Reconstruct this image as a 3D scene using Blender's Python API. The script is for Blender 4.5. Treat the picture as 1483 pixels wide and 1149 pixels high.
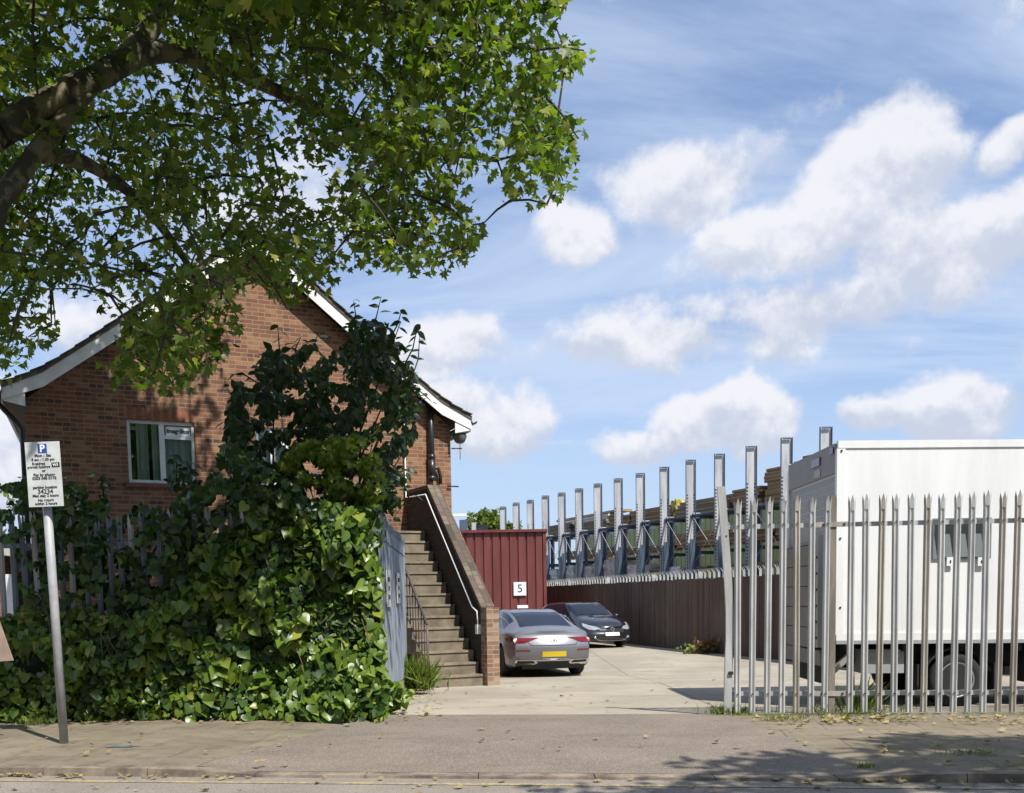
import bpy, bmesh, math, random
import numpy as np
from mathutils import Vector, Matrix
random.seed(7); rng = np.random.default_rng(7)
for o in list(bpy.data.objects): bpy.data.objects.remove(o)
SC = bpy.context.scene
COL = SC.collection
R = math.radians
# ------------------------------------------------------------------ camera
EYE = 1.34; FPX = 1483.0; PX0, PY0 = 741.5, 988.5
cd = bpy.data.cameras.new('camera'); cam = bpy.data.objects.new('camera', cd); COL.objects.link(cam)
CR = Matrix.Rotation(R(90-4.72), 3, 'X') @ Matrix.Rotation(R(-0.9), 3, 'Z')
cam.matrix_world = Matrix.Translation((0, 0, EYE)) @ CR.to_4x4()
cd.sensor_fit = 'HORIZONTAL'; cd.sensor_width = 36; cd.lens = 36*FPX/1483
cd.shift_y = (PY0-574.5)/1483; cd.clip_end = 3000; cd.clip_start = .05
SC.camera = cam
# ------------------------------------------------------------------ exposure
SC.view_settings.view_transform = 'Standard'; SC.view_settings.look = 'None'
SC.view_settings.exposure = 0.38; SC.view_settings.gamma = 1
SC.cycles.max_bounces = 8; SC.cycles.transparent_max_bounces = 8

def ray(px, py):
    return (CR @ Vector(((px-PX0)/FPX, -(py-PY0)/FPX, -1)))
def P(px, py, Y):                     # point seen at a pixel, at distance Y
    d = ray(px, py); return Vector((d.x*Y/d.y, Y, EYE+d.z*Y/d.y))
def G(px, py, z=0.0):                 # ground point
    d = ray(px, py); k = (z-EYE)/d.z; return Vector((d.x*k, d.y*k, z))
CRI = CR.transposed()
def proj(x, y, z):
    v = CRI @ Vector((x, y, z-EYE)); return (PX0+FPX*v.x/-v.z, PY0-FPX*v.y/-v.z)

# ------------------------------------------------------------------ node helpers
class NT:
    def __init__(s, nt): s.nt = nt; s.n = nt.nodes; s.l = nt.links
    def new(s, t, **k):
        n = s.n.new(t)
        for a, b in k.items(): setattr(n, a, b)
        return n
    def put(s, sock, v):
        if isinstance(v, bpy.types.NodeSocket): s.l.new(v, sock)
        else:
            if isinstance(v, (tuple, list)) and len(v) == 3 and sock.type == 'RGBA': v = (*v, 1)
            sock.default_value = v
    def math(s, op, a, b=0.0, c=None, clamp=False):
        n = s.new('ShaderNodeMath', operation=op, use_clamp=clamp); s.put(n.inputs[0], a); s.put(n.inputs[1], b)
        if c is not None: s.put(n.inputs[2], c)
        return n.outputs[0]
    def vm(s, op, a, b=(0, 0, 0), out=0):
        n = s.new('ShaderNodeVectorMath', operation=op); s.put(n.inputs[0], a)
        if op == 'SCALE': s.put(n.inputs[3], b)
        else: s.put(n.inputs[1], b)
        return n.outputs[out]
    def mix(s, f, a, b, mode='MIX'):
        n = s.new('ShaderNodeMix', data_type='RGBA', blend_type=mode)
        s.put(n.inputs[0], f); s.put(n.inputs[6], a); s.put(n.inputs[7], b); return n.outputs[2]
    def ss(s, v, a, b, c=0.0, d=1.0):
        n = s.new('ShaderNodeMapRange', interpolation_type='SMOOTHSTEP')
        s.put(n.inputs[0], v)
        for i, q in enumerate((a, b, c, d)): s.put(n.inputs[i+1], q)
        return n.outputs[0]
    def noise(s, vec, scale, detail=4.0, rough=.55, dist=0.0, out=0):
        n = s.new('ShaderNodeTexNoise'); s.put(n.inputs['Vector'], vec)
        n.inputs['Scale'].default_value = scale; n.inputs['Detail'].default_value = detail
        n.inputs['Roughness'].default_value = rough; n.inputs['Distortion'].default_value = dist
        return n.outputs[out]
    def mapping(s, vec, scale=(1, 1, 1), loc=(0, 0, 0), rot=(0, 0, 0)):
        n = s.new('ShaderNodeMapping'); s.put(n.inputs[0], vec)
        n.inputs[1].default_value = loc; n.inputs[2].default_value = rot; n.inputs[3].default_value = scale
        return n.outputs[0]

# ------------------------------------------------------------------ world: sky + clouds
SUNV = Vector((.44, -.55, 1.0)).normalized()
w = bpy.data.worlds.new("World"); SC.world = w; w.use_nodes = True
W = NT(w.node_tree); W.n.clear()
sky = W.new('ShaderNodeTexSky', sky_type='NISHITA'); sky.sun_disc = False
sky.sun_elevation = math.asin(SUNV.z); sky.sun_rotation = math.atan2(SUNV.x, SUNV.y)
sky.air_density = 1.0; sky.dust_density = 1.0; sky.ozone_density = 1.6
tc = W.new('ShaderNodeTexCoord'); D = W.vm('NORMALIZE', tc.outputs['Generated'])
warp = W.noise(D, 7.0, 4, .55, out=1)
Dw = W.vm('ADD', D, W.vm('SCALE', W.vm('SUBTRACT', warp, (.5, .5, .5)), .065))
blobs = [  # px, py, rx, ry, tilt, strength
 (985,262,105,62,-8,1),(842,332,78,40,0,.85),(1250,275,120,78,-28,1),(1120,352,110,55,-10,.95),(1300,235,70,45,0,.9),
 (1395,352,150,62,0,1),(1010,618,92,42,-12,1.15),(1095,604,78,48,0,1.15),(925,650,70,26,0,.9),
 (1385,592,120,46,0,1),(1270,608,60,34,0,.9),(700,625,135,62,0,.95),(640,585,70,40,0,.7),
 (1475,186,52,30,-20,.95),(930,500,210,44,4,.72),(650,500,110,50,0,.75),(1180,440,210,44,-4,.7),
 (-30,640,110,95,0,1.1),(120,470,160,60,0,.6),(820,470,220,40,0,.4),(380,300,200,90,0,.5),(1700,500,160,80,0,1),(-250,350,160,90,0,.9)]
acc = None; S0 = None; S1 = None
for (bx, by, rx, ry, tl, st) in blobs:
    c = ray(bx, by).normalized(); t = (ray(bx+10, by).normalized()-c).normalized(); u = c.cross(t)*-1
    u = (ray(bx, by-10).normalized()-c).normalized()
    ct, sn = math.cos(R(-tl)), math.sin(R(-tl)); t2 = t*ct+u*sn; u2 = u*ct-t*sn
    k = FPX*(.98)
    a = W.vm('DOT_PRODUCT', W.vm('SUBTRACT', Dw, tuple(c)), tuple(t2*(k/rx)), out=1)
    b = W.vm('DOT_PRODUCT', W.vm('SUBTRACT', Dw, tuple(c)), tuple(u2*(k/ry)), out=1)
    r2 = W.math('ADD', W.math('MULTIPLY', a, a), W.math('MULTIPLY', b, b))
    m = W.math('MULTIPLY', W.math('SUBTRACT', 1.25, W.math('SQRT', r2)), st, clamp=True)
    acc = m if acc is None else W.math('MAXIMUM', acc, m)
    mb = W.math('MULTIPLY', m, b); S0 = m if S0 is None else W.math('ADD', S0, m); S1 = mb if S1 is None else W.math('ADD', S1, mb)
sep = W.new('ShaderNodeSeparateXYZ'); W.put(sep.inputs[0], D)
h = W.math('ADD', W.math('MAXIMUM', sep.outputs[2], 0), .12)
pl = W.new('ShaderNodeCombineXYZ'); W.put(pl.inputs[0], W.math('DIVIDE', sep.outputs[0], h)); W.put(pl.inputs[1], W.math('DIVIDE', sep.outputs[1], h))
n1 = W.noise(D, 12.0, 9, .60)
cum = W.ss(W.math('ADD', acc, W.math('MULTIPLY', W.math('SUBTRACT', n1, .5), 1.7)), .16, .58)
veil = W.noise(W.mapping(pl.outputs[0], (.35, .8, 1), rot=(0, 0, .5)), 1.6, 7, .62, .6)
veil = W.ss(veil, .28, .68, .16, .82)
veil = W.math('MAXIMUM', veil, W.ss(sep.outputs[2], .36, .10, 0.0, .62))
veil = W.math('MAXIMUM', veil, W.ss(sep.outputs[2], .38, .62, 0.0, .5))
skyc = W.mix(1.0, W.vm('SCALE', sky.outputs[0], .095), (.72, .98, 1.26), 'MULTIPLY')
skyv = W.mix(veil, skyc, (.50, .59, .755))
shade = W.noise(Dw, 10.0, 6, .6)
up = W.noise(W.vm('ADD', D, (0, 0, .014)), 12.0, 9, .60)
bv = W.math('DIVIDE', S1, W.math('ADD', S0, .05))
sh = W.math('SUBTRACT', W.math('ADD', W.math('MULTIPLY', W.math('SUBTRACT', shade, .5), 1.3), W.math('MULTIPLY', W.math('SUBTRACT', up, n1), 2.2)), W.math('MULTIPLY', bv, .55))
cc = W.mix(W.ss(sh, -.28, .36), (.71, .71, .745), (.47, .51, .61))
outc = W.mix(W.math('MULTIPLY', cum, .93), skyv, cc)
bg = W.new('ShaderNodeBackground'); W.put(bg.inputs[0], outc); bg.inputs[1].default_value = 1.0
wo = W.new('ShaderNodeOutputWorld'); W.l.new(bg.outputs[0], wo.inputs[0])
# ------------------------------------------------------------------ sun
sd = bpy.data.lights.new('sun', 'SUN'); sd.energy = 5.0; sd.angle = R(.53); sd.color = (1, .96, .885)
sun = bpy.data.objects.new('sun', sd); COL.objects.link(sun)
sun.rotation_euler = SUNV.to_track_quat('Z', 'Y').to_euler(); sun.location = (20, -10, 30)

# ------------------------------------------------------------------ materials
MATS = {}
def mat(name, col=(.5, .5, .5), rough=.6, metal=0.0, fn=None, spec=.5, coat=0.0, **k):
    if name in MATS: return MATS[name]
    m = bpy.data.materials.new(name); m.use_nodes = True; T = NT(m.node_tree)
    b = T.n['Principled BSDF']; b.inputs['Base Color'].default_value = (*col, 1)
    b.inputs['Roughness'].default_value = rough; b.inputs['Metallic'].default_value = metal
    b.inputs['Specular IOR Level'].default_value = spec; b.inputs['Coat Weight'].default_value = coat
    if coat: b.inputs['Coat Roughness'].default_value = .04
    if fn: fn(T, b, col)
    MATS[name] = m; return m
def bump(T, b, h, strength=.3, dist=.01):
    n = T.new('ShaderNodeBump'); n.inputs['Strength'].default_value = strength; n.inputs['Distance'].default_value = dist
    T.put(n.inputs['Height'], h); T.l.new(n.outputs[0], b.inputs['Normal'])
def oc(T): return T.new('ShaderNodeTexCoord').outputs['Object']
def gc(T): return T.new('ShaderNodeNewGeometry').outputs['Position']
def worn(scale=3.0, amt=.35, streak=False, fine=60.0, dark=None, bmp=.15):
    def f(T, b, col):
        v = gc(T)
        a = T.noise(T.mapping(v, (1, 1, .15) if streak else (1, 1, 1)), scale, 6, .65)
        c2 = T.noise(v, fine, 3, .6)
        dk = dark or tuple(c*(1-amt) for c in col)
        lt = tuple(min(1, c*(1+amt*.6)) for c in col)
        c = T.mix(T.ss(a, .3, .7), dk, lt)
        c = T.mix(.25, c, T.mix(c2, (0, 0, 0), (1, 1, 1)), 'SOFT_LIGHT')
        T.put(b.inputs['Base Color'], c)
        r0 = b.inputs['Roughness'].default_value
        T.put(b.inputs['Roughness'], T.ss(a, .2, .8, r0*.85, min(1, r0*1.2)))
        if bmp: bump(T, b, c2, bmp, .004)
    return f
def f_brick(cols, mort, wid=.225, row=.075, grime=.35):
    def f(T, b, col):
        uv = T.new('ShaderNodeTexCoord').outputs['UV']
        jit = T.vm('SCALE', T.vm('SUBTRACT', T.noise(uv, 6, 2, out=1), (.5, .5, .5)), .006)
        uv2 = T.vm('ADD', uv, jit)
        def br(c1, c2, mc, bias=0.0):
            n = T.new('ShaderNodeTexBrick'); T.put(n.inputs['Vector'], uv2)
            for nm, v in (('Color1', c1), ('Color2', c2), ('Mortar', mc)): n.inputs[nm].default_value = (*v, 1)
            n.inputs['Scale'].default_value = 1; n.inputs['Mortar Size'].default_value = .0068; n.inputs['Mortar Smooth'].default_value = .25
            n.inputs['Bias'].default_value = bias; n.inputs['Brick Width'].default_value = wid; n.inputs['Row Height'].default_value = row
            return n
        n = br(cols[0], cols[1], mort)
        # odd bricks: white noise per brick cell
        s = T.new('ShaderNodeSeparateXYZ'); T.put(s.inputs[0], uv2)
        ri = T.math('FLOOR', T.math('DIVIDE', s.outputs[1], row))
        off = T.math('MULTIPLY', T.math('MODULO', T.math('ABSOLUTE', ri), 2), wid*.5)
        ci = T.math('FLOOR', T.math('DIVIDE', T.math('SUBTRACT', s.outputs[0], off), wid))
        cmb = T.new('ShaderNodeCombineXYZ'); T.put(cmb.inputs[0], ri); T.put(cmb.inputs[1], ci)
        wn = T.new('ShaderNodeTexWhiteNoise', noise_dimensions='2D'); T.put(wn.inputs['Vector'], cmb.outputs[0])
        fac = n.outputs['Fac']
        bc = T.mix(T.ss(wn.outputs[0], .62, .9), n.outputs['Color'], cols[2])
        bc = T.mix(T.ss(wn.outputs[0], .14, .04), bc, cols[3])
        c = T.mix(fac, bc, mort)
        g = T.noise(uv, .9, 6, .65)
        c = T.mix(T.ss(g, .45, .75, 0, grime), c, (.09, .06, .045))
        f2 = T.noise(uv, 45, 4, .7)
        c = T.mix(.35, c, T.mix(f2, (.1, .1, .1), (.9, .9, .9)), 'SOFT_LIGHT')
        T.put(b.inputs['Base Color'], c)
        bump(T, b, T.math('SUBTRACT', T.math('MULTIPLY', f2, .3), fac), .6, .006)
    return f
M_BRICK = mat('red_brick', rough=.85, fn=f_brick([(.235,.098,.048),(.165,.068,.038),(.28,.145,.076),(.085,.044,.032)], (.30,.23,.15)))
M_BRICKP = mat('pier_brick', rough=.9, fn=f_brick([(.26,.15,.095),(.20,.10,.065),(.33,.24,.16),(.14,.09,.06)], (.34,.29,.22)))
M_BRICKG = mat('coping_brick', rough=.95, fn=f_brick([(.13,.10,.075),(.09,.068,.05),(.165,.13,.095),(.06,.048,.038)], (.06,.05,.04), .225, .11, .5))
M_BRICKD = mat('parapet_shade_brick', rough=.95, fn=f_brick([(.035,.025,.019),(.028,.02,.016),(.045,.033,.025),(.024,.018,.015)], (.045,.036,.029)))  # parapet brick darkened so its colour carries the inner face's shade
M_WHITE = mat('white_painted_board', (.78, .77, .74), .5, fn=worn(4, .12))
M_UPVC = mat('white_window_frame', (.75, .76, .76), .35, fn=worn(5, .1))
M_TILE = mat('roof_tile', (.12, .105, .085), .9, fn=worn(6, .5))
M_BLACKP = mat('black_plastic', (.02, .02, .023), .35)
M_STEP = mat('step_concrete', (.20, .165, .118), .9, fn=worn(4, .35, fine=40, bmp=.4))
M_IRON = mat('brown_iron', (.10, .085, .08), .6, fn=worn(8, .3))
M_GALV = mat('galvanised_steel', (.47, .47, .46), .5, .12, fn=worn(7, .22, True))
M_GALVR = mat('rust_stained_steel', (.38, .35, .30), .6, .1, fn=worn(7, .3, True))
M_GALVB = mat('blue_grey_steel', (.23, .265, .31), .5, .15, fn=worn(9, .3, True))
M_RACK = mat('rack_steel', (.50, .50, .51), .5, .2, fn=worn(5, .22, True))
M_RACKB = mat('rack_blue_and_shade_steel', (.085, .12, .175), .5, .2, fn=worn(5, .25, True))
M_SLOT = mat('slot_dark', (.015, .018, .025), .8)
M_SHEET = mat('maroon_sheet', (.15, .038, .033), .55, fn=worn(2.0, .28, True))
M_SHEETD = mat('maroon_trim', (.15, .035, .03), .5, fn=worn(2.0, .2))
M_GREEN = mat('green_cladding', (.29, .34, .15), .6, fn=worn(1.0, .25, True))
M_POLE = mat('grey_painted_pole', (.34, .34, .35), .5, fn=worn(9, .15, bmp=.05))
M_SIGN = mat('sign_face', (.55, .57, .55), .5, fn=worn(5, .15, bmp=0))
M_BLUE = mat('sign_blue', (.02, .07, .32), .5)
M_INK = mat('sign_ink', (.015, .015, .02), .6)
M_SIGNW = mat('sign_white', (.78, .78, .78), .5)
def f_wood(T, b, col):
    v = gc(T)
    s = T.noise(T.mapping(v, (9, 9, .35)), 1.0, 6, .7)
    g = T.noise(v, .8, 5, .6)
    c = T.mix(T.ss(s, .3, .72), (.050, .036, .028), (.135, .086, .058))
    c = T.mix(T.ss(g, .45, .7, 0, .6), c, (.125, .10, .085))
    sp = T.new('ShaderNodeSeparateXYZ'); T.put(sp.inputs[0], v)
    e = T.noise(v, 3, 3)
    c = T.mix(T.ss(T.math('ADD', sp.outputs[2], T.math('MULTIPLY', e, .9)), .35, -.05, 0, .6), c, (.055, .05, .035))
    T.put(b.inputs['Base Color'], c); bump(T, b, s, .4, .01)
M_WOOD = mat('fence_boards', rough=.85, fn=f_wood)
def f_timber(c1, c2, sc=18.0):
    def f(T, b, col):
        v = oc(T)
        s = T.new('ShaderNodeSeparateXYZ'); T.put(s.inputs[0], v)
        lay = T.math('FRACT', T.math('MULTIPLY', s.outputs[2], sc))
        row = T.math('FLOOR', T.math('MULTIPLY', s.outputs[2], sc))
        wn = T.new('ShaderNodeTexWhiteNoise', noise_dimensions='1D'); T.put(wn.inputs['W'], row)
        g = T.noise(T.mapping(v, (1.2, 6, 14)), 2, 5, .6)
        c = T.mix(T.ss(T.math('ADD', T.math('MULTIPLY', g, .6), T.math('MULTIPLY', wn.outputs[0], .5)), .25, .8), c1, c2)
        c = T.mix(T.ss(lay, .14, .04), c, tuple(q*.25 for q in c1))
        T.put(b.inputs['Base Color'], c); bump(T, b, T.ss(lay, .0, .15), .5, .02)
    return f
M_TIMB = [mat('sawn_timber_brown', rough=.85, fn=f_timber((.19,.12,.06),(.34,.23,.125))),
          mat('sawn_timber_grey', rough=.85, fn=f_timber((.17,.14,.095),(.28,.235,.165))),
          mat('sawn_timber_tan', rough=.85, fn=f_timber((.24,.16,.08),(.40,.28,.15)))]
M_WRAP = mat('white_wrap', (.62, .62, .60), .4, fn=worn(3, .25))
M_YWRAP = mat('yellow_wrap', (.40, .32, .08), .4, fn=worn(3, .3))
M_VANW = mat('van_white', (.78, .78, .77), .3, fn=worn(2.2, .09, True, bmp=0), coat=.3)
M_VANG = mat('van_grey_panel', (.33, .335, .345), .5, fn=worn(4, .15))
M_LIFT = mat('taillift_beige', (.27, .25, .225), .6, fn=worn(4, .2))
M_CHAS = mat('chassis_black', (.018, .018, .018), .7)
M_TYRE = mat('tyre_rubber', (.022, .022, .022), .85, fn=worn(8, .3))
M_RIM = mat('wheel_rim', (.45, .45, .45), .35, .7)
M_REDL = mat('red_lens', (.16, .006, .012), .15, coat=.3)
M_CLRL = mat('clear_lens', (.42, .44, .47), .08, .3, coat=.8)
M_CHROME = mat('chrome', (.75, .75, .76), .12, .95)
M_SILVER = mat('grey_car_paint', (.20, .20, .22), .38, .5, coat=.5)
M_BLACKC = mat('black_car_paint', (.016, .017, .022), .22, .2, coat=1.0)
M_GLASSC = mat('car_glass', (.008, .010, .018), .05, 0, spec=.3)
M_PLATEY = mat('plate_yellow', (.72, .53, .03), .5)
M_PLATEW = mat('plate_white', (.75, .75, .72), .5)
M_MAROONP = mat('van_panel', (.3, .3, .3), .4)
def leafmat(name, c1, c2, c3, rough=.45, trans=.35, spec=.5):
    def f(T, b, col):
        at = T.new('ShaderNodeAttribute', attribute_name='rnd'); s = T.new('ShaderNodeSeparateColor'); T.put(s.inputs[0], at.outputs['Color'])
        c = T.mix(s.outputs[0], c1, c2); c = T.mix(T.ss(s.outputs[1], .90, .99), c, c3)
        T.put(b.inputs['Base Color'], c)
        tr = T.new('ShaderNodeBsdfTranslucent'); T.put(tr.inputs[0], T.mix(1.0, c, (1.5, 1.9, .5), 'MULTIPLY'))
        mx = T.new('ShaderNodeMixShader'); mx.inputs[0].default_value = trans
        T.l.new(b.outputs[0], mx.inputs[1]); T.l.new(tr.outputs[0], mx.inputs[2])
        T.l.new(mx.outputs[0], T.n['Material Output'].inputs[0])
    return mat(name, rough=rough, fn=f, spec=spec)
M_LPLANE = leafmat('plane_leaf', (.045, .080, .011), (.165, .21, .030), (.32, .30, .07), .45, .44)
M_LIVY = leafmat('ivy_leaf', (.045, .092, .011), (.18, .26, .034), (.30, .30, .05), .34, .24, .45)
M_LDARK = leafmat('dark_shrub_leaf', (.018, .040, .010), (.045, .08, .018), (.06, .09, .02), .5, .2)
M_LYEL = leafmat('yellow_green_leaf', (.08, .14, .015), (.24, .28, .025), (.36, .34, .04), .4, .35)
M_LFALL = leafmat('fallen_leaf', (.24, .17, .075), (.36, .28, .14), (.30, .30, .06), .8, .1)
M_LGRASS = leafmat('grass_blade', (.10, .16, .025), (.25, .29, .07), (.40, .35, .15), .5, .3)
M_LRED = leafmat('red_weed_leaf', (.16, .06, .03), (.22, .10, .05), (.12, .2, .03), .5, .3)
def f_bark(T, b, col):
    v = gc(T); n = T.noise(v, 5, 5, .6, .5); m = T.noise(v, 14, 4)
    c = T.mix(T.ss(n, .44, .56), (.055, .048, .032), (.17, .15, .085)); c = T.mix(T.ss(m, .55, .7, 0, .5), c, (.07, .06, .035))
    T.put(b.inputs['Base Color'], c); bump(T, b, m, .4, .02)
M_BARK = mat('plane_bark', rough=.9, fn=f_bark)
M_TWIG = mat('dark_twig', (.05, .042, .03), .9)
M_STEM = mat('ivy_stem', (.12, .09, .06), .9)

# ------------------------------------------------------------------ mesh builder
class MB:
    def __init__(s): s.v = []; s.f = []; s.m = []; s.uv = []; s.smooth = []
    def face(s, pts, mi=0, uv=None, sm=False):
        i = len(s.v); s.v += [tuple(p) for p in pts]; s.f.append(tuple(range(i, i+len(pts)))); s.m.append(mi); s.smooth.append(sm)
        if uv is None:
            a = Vector(pts[1])-Vector(pts[0]); b = Vector(pts[2])-Vector(pts[1]); n = a.cross(b)
            if abs(n.z) > .75*n.length: uv = [(p[0], p[1]) for p in pts]
            else:
                h = Vector((-n.y, n.x, 0)); h = h.normalized() if h.length > 1e-9 else Vector((1, 0, 0))
                uv = [(p[0]*h.x+p[1]*h.y, p[2]) for p in pts]
        s.uv += list(uv)
    def hexa(s, c, mi=0):              # 8 corners: bottom 4 ccw, top 4 ccw
        for q in ((3, 2, 1, 0), (4, 5, 6, 7), (0, 1, 5, 4), (1, 2, 6, 5), (2, 3, 7, 6), (3, 0, 4, 7)):
            s.face([c[k] for k in q], mi)
    def box(s, c, sz, M=None, mi=0):
        x, y, z = sz[0]/2, sz[1]/2, sz[2]/2
        pts = [Vector((c[0]+a*x, c[1]+b*y, c[2]+d*z)) for d in (-1, 1) for a, b in ((-1, -1), (1, -1), (1, 1), (-1, 1))]
        if M is not None: pts = [M @ p for p in pts]
        s.hexa(pts, mi)
    def prism(s, outline, o, ax, ay, az, t, mi=0):   # 2-D outline (a,b) -> o+a*ax+b*ay, extruded t along az
        A = [o+ax*p[0]+ay*p[1] for p in outline]; B = [p+az*t for p in A]
        s.face(A, mi); s.face(B[::-1], mi)
        for i in range(len(A)):
            j = (i+1) % len(A); s.face([A[j], A[i], B[i], B[j]], mi)
    def tube(s, pts, rad, n=8, mi=0, cap=True):
        pts = [Vector(p) for p in pts]; rings = []
        if not isinstance(rad, (list, tuple)): rad = [rad]*len(pts)
        prev = None
        for i, p in enumerate(pts):
            d = (pts[min(i+1, len(pts)-1)]-pts[max(i-1, 0)])
            d = d.normalized() if d.length > 1e-9 else Vector((0, 0, 1))
            if prev is None: u = d.orthogonal().normalized()
            else:
                u = prev-d*prev.dot(d); u = u.normalized() if u.length > 1e-6 else d.orthogonal().normalized()
            prev = u; v = d.cross(u)
            rings.append([p+(u*math.cos(6.2832*k/n)+v*math.sin(6.2832*k/n))*rad[i] for k in range(n)])
        b = len(s.v)
        for r in rings: s.v += [tuple(q) for q in r]
        for i in range(len(rings)-1):
            for k in range(n):
                l = (k+1) % n
                s.f.append((b+i*n+k, b+i*n+l, b+(i+1)*n+l, b+(i+1)*n+k)); s.m.append(mi); s.smooth.append(True); s.uv += [(0, 0), (1, 0), (1, 1), (0, 1)]
        if cap:
            for i in (0, len(rings)-1):
                q = tuple(b+i*n+k for k in range(n)); s.f.append(q if i else q[::-1]); s.m.append(mi); s.smooth.append(False); s.uv += [(0, 0)]*n
    def lathe(s, prof, M, n=24, mi=0):   # prof (r, h): axis = local Z of M
        b = len(s.v)
        for r, h in prof:
            for k in range(n): s.v.append(tuple(M @ Vector((r*math.cos(6.2832*k/n), r*math.sin(6.2832*k/n), h))))
        for i in range(len(prof)-1):
            for k in range(n):
                l = (k+1) % n; s.f.append((b+i*n+k, b+i*n+l, b+(i+1)*n+l, b+(i+1)*n+k)); s.m.append(mi); s.smooth.append(True); s.uv += [(0, 0)]*4
        for i in (0, len(prof)-1):
            if prof[i][0] > 1e-4:
                q = tuple(b+i*n+k for k in range(n)); s.f.append(q if i else q[::-1]); s.m.append(mi); s.smooth.append(False); s.uv += [(0, 0)]*n
    def build(s, name, mats, parent=None, bevel=0.0, loc=None):
        if not isinstance(mats, (list, tuple)): mats = [mats]
        me = bpy.data.meshes.new(name); me.from_pydata(s.v, [], s.f)
        for m in mats: me.materials.append(m)
        me.polygons.foreach_set('material_index', s.m); me.polygons.foreach_set('use_smooth', s.smooth)
        uvl = me.uv_layers.new(name='UVMap'); uvl.data.foreach_set('uv', [c for p in s.uv for c in p])
        if any(s.smooth):
            bm = bmesh.new(); bm.from_mesh(me); bmesh.ops.recalc_face_normals(bm, faces=bm.faces); bm.to_mesh(me); bm.free()
        o = bpy.data.objects.new(name, me); COL.objects.link(o)
        if parent is not None:
            o.parent = parent
            if loc is None: o.matrix_parent_inverse = parent.matrix_basis.inverted()
        if loc is not None: o.location = loc
        if bevel:
            b = o.modifiers.new('bevel', 'BEVEL'); b.width = bevel; b.segments = 2; b.limit_method = 'ANGLE'
        return o
def tag(o, label=None, cat=None, group=None, kind=None):
    if label: o['label'] = label
    if cat: o['category'] = cat
    if group: o['group'] = group
    if kind: o['kind'] = kind
    return o
def empty(name, loc, label, cat, group=None, rz=0.0):
    o = bpy.data.objects.new(name, None); COL.objects.link(o); o.location = loc; o.rotation_euler = (0, 0, rz); o.empty_display_size = .2
    return tag(o, label, cat, group)
def text_mesh(name, body, size, M, mt, parent, align='CENTER', ext=.001, bold=0.0):
    cu = bpy.data.curves.new(name, 'FONT'); cu.body = body; cu.size = size; cu.align_x = align; cu.align_y = 'CENTER'; cu.extrude = ext; cu.offset = bold
    t = bpy.data.objects.new(name+'_tmp', cu); COL.objects.link(t)
    dg = bpy.context.evaluated_depsgraph_get(); me = bpy.data.meshes.new_from_object(t.evaluated_get(dg)); bpy.data.objects.remove(t)
    me.materials.clear(); me.materials.append(mt); me.transform(M)
    o = bpy.data.objects.new(name, me); COL.objects.link(o); o.parent = parent; o.matrix_parent_inverse = parent.matrix_basis.inverted()
    return o
def frameM(o, ax, ay, az):
    return Matrix(((ax.x, ay.x, az.x, o.x), (ax.y, ay.y, az.y, o.y), (ax.z, ay.z, az.z, o.z), (0, 0, 0, 1)))
Zv = Vector((0, 0, 1))
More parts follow.
